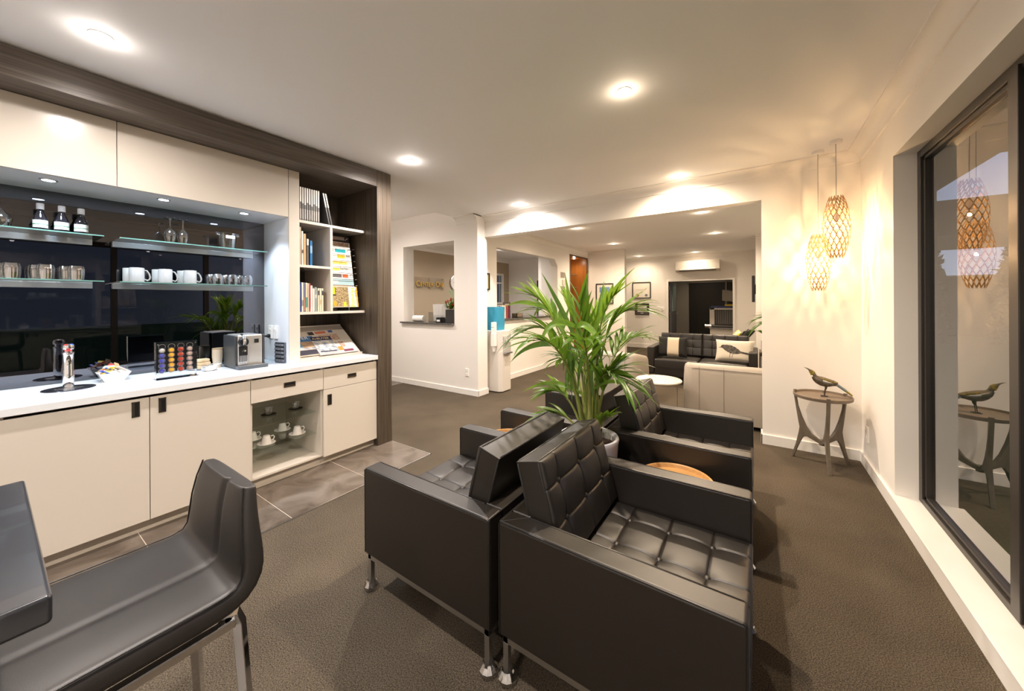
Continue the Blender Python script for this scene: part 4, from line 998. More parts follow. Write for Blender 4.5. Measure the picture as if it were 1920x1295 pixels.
def armchair():
    t = thing('leather_armchair', '', 'armchair')
    AW, W, D = 0.088, 0.78, 0.78
    for s_ in (-1, 1):
        y0, y1 = (s_ * (W / 2 - AW), s_ * W / 2)
        a = bx(-D / 2, D / 2, min(y0, y1), max(y0, y1), 0.178, 0.600).build('armrest', M_leather, t, bevel=0.012, bseg=3)
        pp = B(); yo = s_ * (W / 2 - 0.003); yi = s_ * (W / 2 - AW + 0.003)
        pp.tube([(-D / 2 + 0.003, yo, 0.186), (-D / 2 + .003, yo, 0.590), (-D / 2 + 0.012, yo, 0.597), (D / 2 - 0.012, yo, 0.597), (D / 2 - 0.003, yo, 0.590), (D / 2 - .003, yo, 0.186)], 0.0034, 6)
        pp.tube([(-D / 2 + AW, yi, 0.597), (D / 2 - 0.012, yi, 0.597), (D / 2 - 0.003, yi, 0.590), (D / 2 - .003, yi, 0.20)], 0.0034, 6)
        pp.tube([(-D / 2 + 0.004, yo, 0.5995), (-D / 2 + AW, yi, 0.5995)], 0.0012, 5)
        pp.build('piping', M_pipe, a, smooth=60)
    bk = bx(-D / 2, -D / 2 + AW, -W / 2 + AW + .001, W / 2 - AW - .001, 0.178, 0.5995).build('back_panel', M_leather, t, bevel=0.008)
    B().tube([(-D / 2 + .003, -W / 2 + 0.01, 0.597), (-D / 2 + .003, W / 2 - 0.01, 0.597)], 0.0034, 6).build('piping', M_pipe, bk, smooth=60)
    bx(-D / 2 + AW, D / 2 - 0.012, -W / 2 + AW + .001, W / 2 - AW - .001, 0.178, 0.288).build('seat_base', M_leather, t, bevel=0.008)
    sw = W - 2 * AW - 0.004
    cushion('seat_cushion', 0.665, sw, 0.142, [-0.13, 0.035, 0.20], [-0.19, 0, 0.19], t, Matrix.Translation((0.057, 0, 0.289)), M_leather)
    # back cushion: local z of the cushion looks forward and slightly up
    ang = math.radians(15)
    f = Vector((math.cos(ang), 0, math.sin(ang))); u = Vector((0, 1, 0)); v = u.cross(f) * -1
    v = Vector((-math.sin(ang), 0, math.cos(ang)))
    # columns: u along Y, v up the cushion, f out of the cushion
    Mx = Matrix(((u.x, v.x, f.x, 0), (u.y, v.y, f.y, 0), (u.z, v.z, f.z, 0), (0, 0, 0, 1)))
    org = Vector((-0.272, 0, 0.425)) + v * 0.185
    Mx = Matrix.Translation(org) @ Mx
    cushion('back_cushion', sw - 0.012, 0.385, 0.118, [-0.19, 0, 0.19], [-0.055, 0.085], t, Mx, M_leather)
    fr = B(); h0, h1 = 0.150, 0.177; e = D / 2 - 0.012; q = W / 2 - 0.012; s2 = 0.022
    fr.box(-e, e, -q, -q + s2, h0, h1).box(-e, e, q - s2, q, h0, h1).box(-e, -e + s2, -q, q, h0, h1).box(e - s2, e, -q, q, h0, h1)
    fr.build('base_frame', M_steel, t, bevel=0.001)
    for sx in (-1, 1):
        for sy in (-1, 1):
            x0, y0 = sx * (e - s2 / 2), sy * (q - s2 / 2)
            l = bx(x0 - s2 / 2, x0 + s2 / 2, y0 - s2 / 2, y0 + s2 / 2, 0.012, h0).build('leg', M_steel, t, bevel=0.001)
            cp = B(); n = 12
            prof = [(0.024, 0.0), (0.036, 0.012), (0.037, 0.024), (0.026, 0.040), (0.021, 0.046), (0.018, 0.030), (0.018, 0.013), (0.0, 0.012)]
            cp.lathe(prof, (x0, y0, 0), n).build('caster_cup', M_crystal, l)
    return t
ac = armchair()
ga = 'black button tufted leather armchairs back to back'
for i, (x, y, r_, l) in enumerate([(-0.412, 1.467, 0, 'black tufted leather armchair in the front row facing the window, whole seat visible'),
                                   (-1.222, 1.450, PI, 'black tufted leather armchair in the front row facing the coffee bar'),
                                   (-0.418, 2.628, 0, 'black tufted leather armchair behind the plant pot facing the window'),
                                   (-1.218, 2.590, PI, 'black tufted leather armchair behind the palm stems facing the coffee bar')]):
    o = ac if i == 0 else dup(ac)
    o.location = (x, y, 0); o.rotation_euler = (0, 0, r_); o['label'] = l; o['group'] = ga
# wooden tray tables between the chairs
def tray_table():
    t = thing('side_table', '', 'side table')
    B().lathe([(0.0, 0.452), (0.170, 0.452), (0.181, 0.462), (0.181, 0.484), (0.178, 0.488), (0.170, 0.484), (0.164, 0.468), (0.0, 0.466)], seg=64).build('tray_top', M_oak, t, smooth=35)
    for k in range(3):
        a = 2 * PI * k / 3 + 0.5
        B().tube([(0.13 * math.cos(a), 0.13 * math.sin(a), 0.455), (0.16 * math.cos(a), 0.16 * math.sin(a), 0.0)], [0.013, 0.010], 10).build('leg', M_oak, t, smooth=60)
    return t
tt = tray_table(); tt.location = (-0.36, 2.048, 0)
tt['label'] = 'round honey wood tray table between the armchairs facing the window'; tt['group'] = 'round wood tray tables'
o = dup(tt, label='round honey wood tray table between the armchairs facing the coffee bar'); o.location = (-1.41, 2.02, 0)

# stool
st = thing('bar_stool', 'low backed leather bar stool with square chrome legs tucked under the bar table', 'stool', (-1.28, 0.0, 0))
def stool_surface():
    # side profile (y, z) of the upper face, front edge to the top of the back
    prof = [(-0.16, 0.690), (-0.10, 0.700), (0.0, 0.704), (0.12, 0.703), (0.24, 0.701), (0.325, 0.701), (0.352, 0.707), (0.364, 0.726), (0.366, 0.77), (0.366, 0.83), (0.370, 0.89), (0.378, 0.940)]
    n = len(prof); NU = 44; W = 0.215
    V = []; F = []
    def nrm(i):
        a = prof[max(i - 1, 0)]; c = prof[min(i + 1, n - 1)]
        d = Vector((0, c[0] - a[0], c[1] - a[1])).normalized(); return Vector((0, -d.z, d.y))
    def half(i):
        z = prof[i][1]
        return W if z < 0.72 else W - 0.062 * min(1, (z - 0.72) / 0.22) ** 1.4
    # face seams across the width at +-0.075
    for side, th in ((1, 0.0), (-1, 0.050)):
        for i in range(n):
            nn = nrm(i); w = half(i)
            for j in range(NU + 1):
                u = -1 + 2 * j / NU; x = u * w
                off = 0.0
                if side == 1:
                    for s_ in (0.055,):
                        off -= 0.010 * math.exp(-((x - s_) / 0.010) ** 2) * (1.0 if i > 6 else 0.35)
                    off += 0.010 * (1 - abs(u) ** 6) 
                    off -= 0.012 * max(0, (abs(u) - 0.93) / 0.07) ** 2
                p = Vector((x + 0.035 * max(0, (prof[i][1] - .72) / .22), prof[i][0], prof[i][1])) + nn * (off if side == 1 else -th * (1 - 0.45 * max(0, (prof[i][1] - .74) / .2)) + 0.006 * (1 - abs(u) ** 6) * -1)
                V.append(p)
    m = NU + 1
    for i in range(n - 1):
        for j in range(NU):
            a = i * m + j; F.append((a, a + 1, a + m + 1, a + m))
            a2 = n * m + a; F.append((a2, a2 + m, a2 + m + 1, a2 + 1))
    for i in range(n - 1):
        for j in (0, NU):
            a = i * m + j; q = n * m + a
            F.append((a, a + m, q + m, q) if j == 0 else (a, q, q + m, a + m))
    for j in range(NU):
        F.append((j, n * m + j, n * m + j + 1, j + 1))
        a = (n - 1) * m + j; F.append((a, a + 1, n * m + a + 1, n * m + a))
    return B().add(V, F), prof, half, nrm
b, prof_, half_, nrm_ = stool_surface()
so = b.build('seat_and_back', M_taupe, st, smooth=55)
bv = so.modifiers.new('edge', 'BEVEL'); bv.width = 0.008; bv.segments = 3; bv.limit_method = 'ANGLE'; bv.angle_limit = math.radians(50)
sd = so.modifiers.new('soft', 'SUBSURF'); sd.levels = 1; sd.render_levels = 1
for s_ in (-1, 1):
    b = B(); b.tube([Vector((s_ * (half_(i) - 0.004) + 0.035 * max(0, (prof_[i][1] - .72) / .22), prof_[i][0], prof_[i][1])) + nrm_(i) * 0.002 for i in range(len(prof_))], 0.0022, 6)
    b.build('edge_seam', M_pipe, so, smooth=60)
b = B(); b.tube([Vector((0.055, prof_[i][0], prof_[i][1])) + nrm_(i) * 0.0045 for i in range(7)], 0.0016, 6); b.build('seat_seam', M_seam, so, smooth=60)
b = B(); b.box(-0.205, 0.205, -0.14, -0.118, 0.612, 0.634).box(-0.205, 0.205, 0.33, 0.352, 0.612, 0.634).box(-0.207, -0.185, -0.14, 0.352, 0.612, 0.634).box(0.185, 0.207, -0.14, 0.352, 0.612, 0.634)
b.build('chrome_frame', M_chrome, st, bevel=0.003)
for sx in (-1, 1):
    for (yt, yb) in ((0.362, 0.395), (-0.135, -0.175)):
        x = sx * 0.197
        b = B(); s2 = 0.012
        b.tube([(x, yt - (0.04 if yt > 0 else -.04), 0.655), (x, yt - (0.01 if yt > 0 else -.01), 0.645), (x, yt, 0.615), (x + sx * 0.004, (yt + yb) / 2, 0.35), (x + sx * .008, yb, 0.0)], 0.0155, 4)
        b.build('leg', M_chrome, st, bevel=0.002)
b = B(); b.box(-0.20, 0.20, -0.165, -0.148, 0.24, 0.257); b.build('foot_rest', M_chrome, st)
# bar table
bt = thing('bar_table', 'black bar height table whose corner enters beside the stool', 'table', (-1.140, -0.50, 0))
bx(-0.30, 0.302, -0.55, 0.556, 0.958, 1.000).build('tabletop', mat('black_gloss_top', (0.028, 0.030, 0.036), 0.22, coat=0.3), bt, bevel=0.006, bseg=3)
for y in (-0.42, 0.28):
    bx(-0.04, 0.04, y - 0.04, y + 0.04, 0.014, 0.957).build('pedestal', M_steel, bt, bevel=0.003)
    bx(-0.22, 0.22, y - 0.20, y + 0.20, 0.0, 0.014).build('base_plate', M_steel, bt, bevel=0.003)

# ---------------------------------------------------------------- potted palm
def frond(parent, p0, p1, p2, n_leaf, length, width, seed, t0=0.42, droop=0.5, m=None, name='frond', spread=0.9):
    rnd = random.Random(seed); p0, p1, p2 = Vector(p0), Vector(p1), Vector(p2)
    Q = lambda t: p0 * (1 - t) ** 2 + p1 * 2 * t * (1 - t) + p2 * t * t
    T = lambda t: ((p1 - p0) * (1 - t) + (p2 - p1) * t).normalized()
    b = B()
    b.tube([Q(i / 14) for i in range(15)], [0.0085 * (1 - 0.85 * i / 14) + 0.0008 for i in range(15)], 6)
    b.mat(1)
    for k in range(n_leaf):
        t = t0 + (1 - t0) * (k + 0.5) / n_leaf
        base = Q(t); tg = T(t)
        side0 = tg.cross(Vector((0, 0, 1)))
        if side0.length < 0.1: side0 = Vector((1, 0, 0))
        side0.normalize()
        env = math.sin(PI * min(1, (0.22 + 0.78 * (k + 1) / n_leaf)) ** 0.9) ** 0.5 if k < n_leaf - 1 else 0.6
        for s_ in (-1, 1):
            L = length * (0.62 + 0.38 * env) * rnd.uniform(0.85, 1.12)
            fwd = 0.75 + 0.9 * (k / n_leaf) ** 2
            d = (side0 * s_ * spread * rnd.uniform(0.7, 1.1) + tg * fwd + Vector((0, 0, rnd.uniform(-.05, .25)))).normalized()
            n = 7; w0 = width * rnd.uniform(0.8, 1.15)
            pts = []; p = base.copy(); dd = d.copy(); drp = droop * rnd.uniform(0.5, 1.3)
            for i in range(n + 1):
                pts.append(p.copy())
                dd = (dd + Vector((0, 0, -1)) * drp * (0.05 + 0.30 * (i / n) ** 1.6)).normalized()
                p = p + dd * L / n
            V = []; F = []
            for i, q in enumerate(pts):
                f = i / n
                w = w0 * (math.sin(PI * (0.10 + 0.90 * f) ** 0.75) if f < 1 else 0.0) * 0.5 + 0.0004
                tdir = (pts[min(i + 1, n)] - pts[max(i - 1, 0)]).normalized()
                sw = tdir.cross(Vector((0, 0, 1)));
                if sw.length < 0.05: sw = side0.copy()
                sw.normalize(); up_ = sw.cross(tdir)
                V += [q - sw * w + up_ * w * 0.35, q, q + sw * w + up_ * w * 0.35]
            for i in range(n):
                a = i * 3
                F += [(a, a + 1, a + 4, a + 3), (a + 1, a + 2, a + 5, a + 4)]
            b.add(V, F)
    return b.build(name, m or [M_stem, M_leaf], parent, smooth=60)
M_stem = mat('palm_stem', (0.22, 0.26, 0.06), 0.45)
def leaf_mat(name, c1, c2):
    m = mat(name, c1, 0.34, noise=(7, c2, 0.2), spec=0.5)
    nt = m.node_tree; b = nt.nodes['Principled BSDF']
    out = nt.nodes['Material Output']; tr = nt.nodes.new('ShaderNodeBsdfTranslucent'); tr.inputs[0].default_value = (c2[0] * 1.3, c2[1] * 1.3, c2[2], 1)
    mx = nt.nodes.new('ShaderNodeMixShader'); mx.inputs[0].default_value = 0.28
    nt.links.new(b.outputs[0], mx.inputs[1]); nt.links.new(tr.outputs[0], mx.inputs[2]); nt.links.new(mx.outputs[0], out.inputs[0])
    return m
M_leaf = leaf_mat('palm_leaf', (0.030, 0.085, 0.008), (0.10, 0.20, 0.02))
M_leaf2 = leaf_mat('palm_leaf_fresh', (0.07, 0.18, 0.012), (0.20, 0.33, 0.04))
PX, PY = -0.855, 2.080
pp = thing('potted_palm', 'tall potted palm with arching fronds in a white tub between the armchairs', 'plant', (PX, PY, 0))
B().lathe([(0.125, 0), (0.135, 0.01), (0.174, 0.575), (0.178, 0.590), (0.175, 0.600), (0.160, 0.600), (0.155, 0.590), (0.150, 0.540), (0.0, 0.540)], seg=56).build('tub', mat('white_glazed_tub', (0.74, 0.73, 0.78), 0.15), pp, smooth=35)
b = B()
def soil(u, v):
    r = 0.150 * v; a = 2 * PI * u; return (r * math.cos(a), r * math.sin(a), 0.550 + 0.012 * math.sin(5 * a + 7 * v) * (1 - v) + 0.006 * math.sin(31 * u + 17 * v))
b.grid(soil, 40, 10, close_u=True); b.build('soil', M_soil, pp, smooth=60)
b = B()
for k in range(34):
    a = 2 * PI * k / 34
    pass
def liner(u, v):
    a = 2 * PI * u; r = 0.150 + 0.004 * math.sin(17 * a) + 0.003 * math.sin(29 * a + 2); z = 0.555 + v * (0.030 + 0.006 * math.sin(13 * a))
    return (r * math.cos(a), r * math.sin(a), z)
b.grid(liner, 120, 3, close_u=True); b.build('pot_liner', mat('plastic_liner', (0.60, 0.58, 0.55), 0.3), pp, smooth=60)
stems = [((-0.035, 0.0), (-0.15, -0.02, 1.12)), ((0.045, 0.01), (0.055, 0.02, 1.15)), ((-0.01, 0.03), (-0.05, 0.05, 1.10)), ((0.02, -0.03), (0.02, -0.05, 1.0))]
for (bx_, by_), tp_ in stems:
    B().tube([(bx_, by_, 0.53), (bx_ * 1.1, by_, 0.70), (tp_[0] * 0.55 + bx_ * .4, tp_[1] * .6, 0.90), tp_], [0.021, 0.015, 0.010, 0.006], 10).build('stem', mat('palm_cane', (0.30, 0.24, 0.08), 0.5, noise=(12, (0.16, 0.22, 0.05), 0.2)), pp, smooth=60)
R_ = lambda X, Z, Yo=0.0: (X - PX, Yo, Z)
fr = [ # start, control, tip, leaflets, length, width, t0, droop, fresh
 ((-0.035, 0, 0.60), R_(-1.03, 1.45, -.03), R_(-1.22, 1.46, -.10), 14, 0.20, 0.020, .55, .30, 1),
 ((-0.035, 0, 0.60), R_(-1.02, 1.42, .05), R_(-1.26, 1.36, .12), 14, 0.22, 0.024, .5, .6, 0),
 ((-0.03, 0, 0.60), R_(-0.98, 1.40, -.03), R_(-1.24, 1.22, -.15), 14, 0.24, 0.020, .5, .9, 0),
 ((0.04, 0, 0.60), R_(-0.84, 1.35, 0), R_(-0.66, 1.46, -.05), 7, 0.15, 0.026, .62, .15, 1),
 ((0.04, 0, 0.60), R_(-0.82, 1.40, .05), R_(-0.60, 1.36, .10), 13, 0.24, 0.022, .5, .9, 0),
 ((0.0, 0, 0.60), R_(-0.93, 1.35, 0), R_(-1.00, 1.42, 0), 8, 0.15, 0.024, .55, .1, 1),
 ((0.0, 0, 0.60), R_(-0.88, 1.25, .1), R_(-0.84, 1.40, .2), 8, 0.16, 0.024, .55, .1, 1),
 ((0.04, 0, 0.60), R_(-0.80, 1.12, -.05), R_(-0.60, 0.99, -.16), 14, 0.24, 0.022, .45, .8, 0),
 ((0.03, -.02, 0.60), R_(-0.80, 1.22, -.15), R_(-0.72, 1.22, -.40), 12, 0.24, 0.026, .45, .8, 0),
 ((-0.02, -.02, 0.60), R_(-0.92, 1.25, -.15), R_(-1.02, 1.20, -.38), 12, 0.24, 0.026, .45, .8, 0),
 ((-0.03, 0, 0.58), R_(-0.98, 0.92, -.02), R_(-1.12, 0.83, -.05), 9, 0.17, 0.032, .45, .5, 1),
 ((-0.03, 0, 0.56), R_(-0.98, 0.78, -.05), R_(-1.12, 0.70, -.10), 8, 0.16, 0.034, .4, .6, 1),
 ((-0.02, .02, 0.60), R_(-0.96, 1.15, .1), R_(-1.16, 1.00, .2), 12, 0.22, 0.024, .4, .9, 0),
 ((0.03, 0, 0.58), R_(-0.78, 0.95, 0), R_(-0.66, 1.06, -.02), 9, 0.18, 0.030, .45, .6, 0),
 ((0.05, 0, 0.56), R_(-0.77, 0.72, -.05), R_(-0.70, 0.76, -.10), 5, 0.14, 0.036, .4, .3, 1),
 ((0.0, .03, 0.60), R_(-0.88, 1.20, .2), R_(-0.90, 1.30, .42), 12, 0.24, 0.024, .5, .8, 0),
 ((0.03, .03, 0.60), R_(-0.78, 1.2, .15), R_(-0.66, 1.18, .34), 11, 0.24, 0.024, .5, .8, 0),
 ((0.0, 0, 0.60), R_(-0.86, 1.05, 0), R_(-0.88, 1.42, -.06), 14, 0.22, 0.026, .35, .35, 0),
]
for i, (a, b_, c_, n_l, L_, w_, t0_, dr_, fresh) in enumerate(fr):
    frond(pp, a, b_, c_, max(5, int(n_l * 0.72)), L_ * 1.08, w_ * 1.15, 20 + i, t0_, dr_ * 0.9, [M_stem, M_leaf2 if fresh else M_leaf], spread=0.36 if fresh else 0.62)

def blade(parent, p0, p1, p2, w, m, twist=0.0):
    p0, p1, p2 = Vector(p0), Vector(p1), Vector(p2); n = 14; V = []; F = []
    for i in range(n + 1):
        f = i / n; q = p0 * (1 - f) ** 2 + p1 * 2 * f * (1 - f) + p2 * f * f
        tg = ((p1 - p0) * (1 - f) + (p2 - p1) * f).normalized()
        view = Vector((0.35 + twist, -1, 0.25)); sw = tg.cross(view).normalized(); up_ = sw.cross(tg)
        ww = w * 0.5 * (math.sin(PI * (0.06 + 0.94 * f) ** 0.8) if i < n else 0) + 0.0005
        V += [q - sw * ww + up_ * ww * .35, q, q + sw * ww + up_ * ww * .35]
    for i in range(n):
        a = 3 * i; F += [(a, a + 1, a + 4, a + 3), (a + 1, a + 2, a + 5, a + 4)]
    return B().add(V, F).build('leaf_blade', m, parent, smooth=60)
for a, b_, c_, w_, fresh in [
    (R_(-0.83, 1.18), R_(-0.76, 1.45), R_(-0.560, 1.600, -.05), 0.050, 1),
    (R_(-0.90, 1.15), R_(-0.98, 1.40), R_(-1.010, 1.60, .0), 0.046, 1),
    (R_(-0.86, 1.15), R_(-0.86, 1.40), R_(-0.875, 1.56, .03), 0.044, 0),
    (R_(-0.92, 1.15), R_(-1.06, 1.42), R_(-1.150, 1.60, -.05), 0.046, 0),
    (R_(-0.95, 1.10), R_(-1.14, 1.42), R_(-1.290, 1.60, .0), 0.050, 1),
    (R_(-0.82, 1.15), R_(-0.78, 1.40), R_(-0.790, 1.54, .1), 0.042, 0),
    (R_(-1.10, 1.36, -.05), R_(-1.28, 1.45, -.06), R_(-1.420, 1.38, -.08), 0.045, 1),
    (R_(-0.90, 1.25, -.10), R_(-0.78, 1.36, -.20), R_(-0.640, 1.10, -.22), 0.060, 1),
    (R_(-0.88, 1.26, -.10), R_(-1.02, 1.36, -.20), R_(-1.060, 1.15, -.24), 0.062, 1),
    (R_(-0.90, 1.12, -.05), R_(-1.18, 1.22, -.10), R_(-1.330, 1.02, -.15), 0.060, 0),
    (R_(-0.86, 0.85, -.05), R_(-1.04, 0.98, -.10), R_(-1.240, 0.84, -.15), 0.045, 1),
    (R_(-0.80, 0.95, -.05), R_(-0.62, 1.12, -.10), R_(-0.440, 0.90, -.15), 0.040, 1),
    (R_(-0.80, 0.90, -.05), R_(-0.60, 1.06, -.10), R_(-0.500, 0.84, -.15), 0.034, 1)]:
    blade(pp, a, b_, c_, w_ * 0.62, M_leaf2 if fresh else M_leaf)
# dark folded leaflets hanging along the central canes
rb = random.Random(4)
for k in range(14):
    x0 = rb.uniform(-.98, -.76); z0 = rb.uniform(1.05, 1.30); yo = rb.uniform(-.10, .06)
    blade(pp, R_(x0, z0, yo), R_(x0 + rb.uniform(-.04, .04), z0 - .10, yo - .04), R_(x0 + rb.uniform(-.05, .05), z0 - rb.uniform(.18, .30), yo - .05), rb.uniform(.014, .026), M_leaf, rb.uniform(-.6, .6))

# ---------------------------------------------------------------- lattice pendants
def pendant(x, y, z0, z1, label):
    t = thing('pendant_lamp', label, 'pendant lamp', (x, y, 0), 0, 'lattice pendant lamps in the corner')
    H_ = z1 - z0; n = 28; rows = 11
    def rad(v): return 0.043 + 0.046 * math.sin(PI * v) ** 0.85
    # cut plywood strips: neighbours touch and part alternately
    for i in range(n):
        bb = B(); V = []; F = []; S = rows * 6
        for k in range(S + 1):
            v = k / S; r = rad(v); a0 = 2 * PI * i / n + (-1) ** i * (PI / n) * 0.93 * math.cos(PI * rows * v)
            hw = 0.0033
            for (dr_, da) in ((0.0008, -hw / r), (0.0008, hw / r), (-0.0008, hw / r), (-0.0008, -hw / r)):
                V.append(((r + dr_) * math.cos(a0 + da), (r + dr_) * math.sin(a0 + da), z0 + H_ * v))
        for k in range(S):
            for j in range(4):
                l = (j + 1) % 4
                F.append((k * 4 + j, k * 4 + l, (k + 1) * 4 + l, (k + 1) * 4 + j))
        bb.add(V, F)
        bb.build('lattice_strip', M_ply, t)
    bb = B()
    for k in range(rows + 1):
        v = k / rows; r = rad(v)
        for i in range(n):
            if (i + k) % 2: continue
            a = 2 * PI * (i + 0.5) / n
            bb.sphere((r * math.cos(a), r * math.sin(a), z0 + H_ * v), 0.0036, 6, 4)
    bb.build('rivets', mat('nylon_rivet', (0.75, 0.70, 0.60), 0.4), t)['kind'] = 'stuff'
    zc = (z0 + z1) / 2 + 0.005
    B().sphere((0, 0, zc), 0.030, 24, 14, 1.25).build('bulb_glass', M_acryl, t, smooth=60)
    B().sphere((0, 0, zc), 0.0085, 16, 10, 1.0).build('bulb_filament', mat('bulb_glow', (1, 0.9, 0.7), 0.4, emit=(1.0, 0.72, 0.38), estr=400.0), t, smooth=60)
    B().cyl(0, 0, zc + 0.030, zc + 0.10, 0.016).build('lamp_holder', M_trim, t, smooth=40)
    B().tube([(0, 0, zc + 0.10), (0.001, 0.001, z1 + 0.1), (0, -0.001, z1 + 0.25), (0, 0, CE - 0.02)], 0.0028, 8).build('flex', mat('grey_flex', (0.45, 0.42, 0.40), 0.5), t, smooth=60)
    B().lathe([(0.038, -0.026), (0.042, -0.022), (0.042, 0.0)], (0, 0, CE), 36).build('ceiling_rose', M_trim, t, smooth=40)
    lp = lamp('bulb_light', 'POINT', (0, 0, zc), 44, (1.0, 0.60, 0.27), t, radius=0.0095)
    return t
pendant(0.536, 3.950, 1.757, 2.265, 'lattice wooden pendant lamp hanging higher, nearer the window')
pendant(0.443, 4.145, 1.497, 1.991, 'lattice wooden pendant lamp hanging lower, nearer the opening')

# ---------------------------------------------------------------- three legged table and bird
tb = thing('side_table', 'small three legged grey wood table with a round tray top by the wall', 'side table', (0.455, 4.060, 0))
B().lathe([(0.0, 0.573), (0.185, 0.573), (0.197, 0.580), (0.200, 0.600), (0.197, 0.604), (0.191, 0.602), (0.187, 0.588), (0.0, 0.586)], seg=64).build('tray_top', M_tray, tb, smooth=35)
def arc(p, q, bulge, n=8):
    p, q = Vector(p), Vector(q); m_ = (p + q) / 2; d = q - p; c = m_ + Vector((-d.y, d.x)) * bulge
    return [tuple(p * (1 - t) ** 2 + c * 2 * t * (1 - t) + q * t * t) for t in [i / n for i in range(n + 1)]]
outer = [(0.205, 0.612), (0.200, 0.56), (0.172, 0.36), (0.160, 0.285), (0.166, 0.24), (0.190, 0.12), (0.226, 0.0)]
inner = [(0.208, 0.0), (0.175, 0.10), (0.145, 0.18), (0.128, 0.205), (0.105, 0.212)] + [(0.07, 0.198), (0.03, 0.180), (0.0, 0.175), (0.0, 0.205)] + [(0.03, 0.214), (0.075, 0.245), (0.112, 0.30), (0.145, 0.38), (0.172, 0.47), (0.184, 0.56), (0.187, 0.612)]
for a in (157, -85, 33):
    R3 = Matrix.Rotation(math.radians(a), 4, 'Z')
    B().prism(outer[::-1] + inner[::-1], -0.013, 0.013, 'y', xf=R3).build('leg', M_grey_wood, tb, bevel=0.003)
B().cyl(0, 0, 0.168, 0.212, 0.026).build('hub', M_grey_wood, tb, smooth=40, bevel=0.003)

bd = thing('bird_figurine', 'painted metal bird with a curved beak and yellow tail on the small table', 'figurine', (0, 4.075, 0))
M_bird = mat('bird_bronze', (0.060, 0.048, 0.034), 0.32, metal=0.3, noise=(45, (0.17, 0.14, 0.10), 0.2))
M_yel = mat('bird_yellow', (0.42, 0.30, 0.02), 0.35, metal=0.2, noise=(60, (0.08, 0.08, 0.04), 0.2))
M_gb = mat('bird_grey_blue', (0.16, 0.20, 0.20), 0.35)
sp_ = [(0.334, 0.823, .0008), (0.345, 0.821, .0028), (0.358, 0.815, .0048), (0.370, 0.806, .0075), (0.380, 0.797, .0145), (0.390, 0.784, .0185), (0.398, 0.768, .0185), (0.404, 0.752, .0205), (0.414, 0.737, .0275), (0.432, 0.724, .0355), (0.455, 0.714, .040), (0.480, 0.708, .039), (0.505, 0.706, .033), (0.530, 0.706, .025), (0.555, 0.700, .016)]
bb = B(); bb.tube([(x, 0, z) for x, z, r in sp_], [r for x, z, r in sp_], 18, 0.85)
bd_b = bb.build('body', M_bird, bd, smooth=60)
bd_b['label'] = 'dark bronze body'
bb = B(); bb.tube([(x, 0, z + 0.001) for x, z, r in sp_[4:7]], [sp_[4][2] * 1.04, sp_[5][2] * 1.05, sp_[6][2] * 1.04], 18, 0.87); bb.build('yellow_cheek', M_yel, bd, smooth=60)
for s_ in (-1, 1):
    bb = B(); bb.sphere((0, 0, 0), 0.0026, 8, 6); bb.build('eye', M_black, bd, (0.379, s_ * 0.0125, 0.803), smooth=60)
    bb = B(); bb.sphere((0, 0, 0), 0.008, 10, 8, 1.2); bb.build('throat_tuft', M_porc, bd, (0.390, s_ * 0.008, 0.753), smooth=60)
    for q, (m_, z_, ln) in enumerate(((M_yel, 0.731, 0.105), (M_porc, 0.722, 0.082), (M_gb, 0.713, 0.078), (M_bird, 0.704, 0.062))):
        V = []; F = []; n = 10
        for i in range(n + 1):
            f = i / n; x = 0.458 + ln * f; w = 0.0085 * math.sin(PI * (0.18 + 0.82 * f) ** 0.8) + .0006
            yy = s_ * (0.034 - 0.010 * f - 0.010 * f * f + 0.0015 * (3 - q) * 0)
            zc_ = z_ - 0.02 * f + 0.006 * (1 - f)
            V += [(x, yy, zc_ - w), (x, yy + s_ * 0.0035, zc_), (x, yy, zc_ + w), (x, yy - s_ * 0.006, zc_)]
        for i in range(n):
            for j in range(4): F.append((i * 4 + j, i * 4 + (j + 1) % 4, i * 4 + 4 + (j + 1) % 4, i * 4 + 4 + j))
        B().add(V, F).build('wing_feathers', m_, bd, smooth=50)
for (m_, a, c_, w) in ((M_gb, 0.0, 0.62, 0.017), (M_yel, 0.60, 1.0, 0.015)):
    for s_ in (-0.6, 0.6):
        P = lambda f: Vector((0.545 + 0.102 * f, s_ * (0.008 + 0.010 * f), 0.700 - 0.072 * f - 0.012 * f * f))
        bb = B(); bb.tube([P(a + (c_ - a) * i / 6) for i in range(7)], [w * (1.0 if a == 0 else 1 - 0.35 * i / 6) * 0.62 for i in range(7)], 8, 1.0); bb.build('tail', m_, bd, smooth=60)
for s_ in (-1, 1):
    bb = B(); bb.tube([(0.482, s_ * 0.012, 0.682), (0.480, s_ * 0.013, 0.655), (0.475, s_ * 0.014, 0.640), (0.470, s_ * 0.015, 0.5895)], [0.010, 0.006, 0.003, 0.0026], 8)
    for a in (-0.5, 0, 0.5, PI): bb.tube([(0.470, s_ * 0.015, 0.590), (0.470 - 0.024 * math.cos(a), s_ * 0.015 + 0.018 * math.sin(a), 0.589)], 0.0022, 6)
    bb.build('leg', mat('bird_leg', (0.05, 0.04, 0.03), 0.4), bd, smooth=60)

# ================================================================ SOFA LOUNGE BEYOND THE BEAM
sf = thing('leather_sofa', 'dark leather two seat sofa with buttoned back in the far lounge', 'sofa', (-0.81, 7.03, 0))
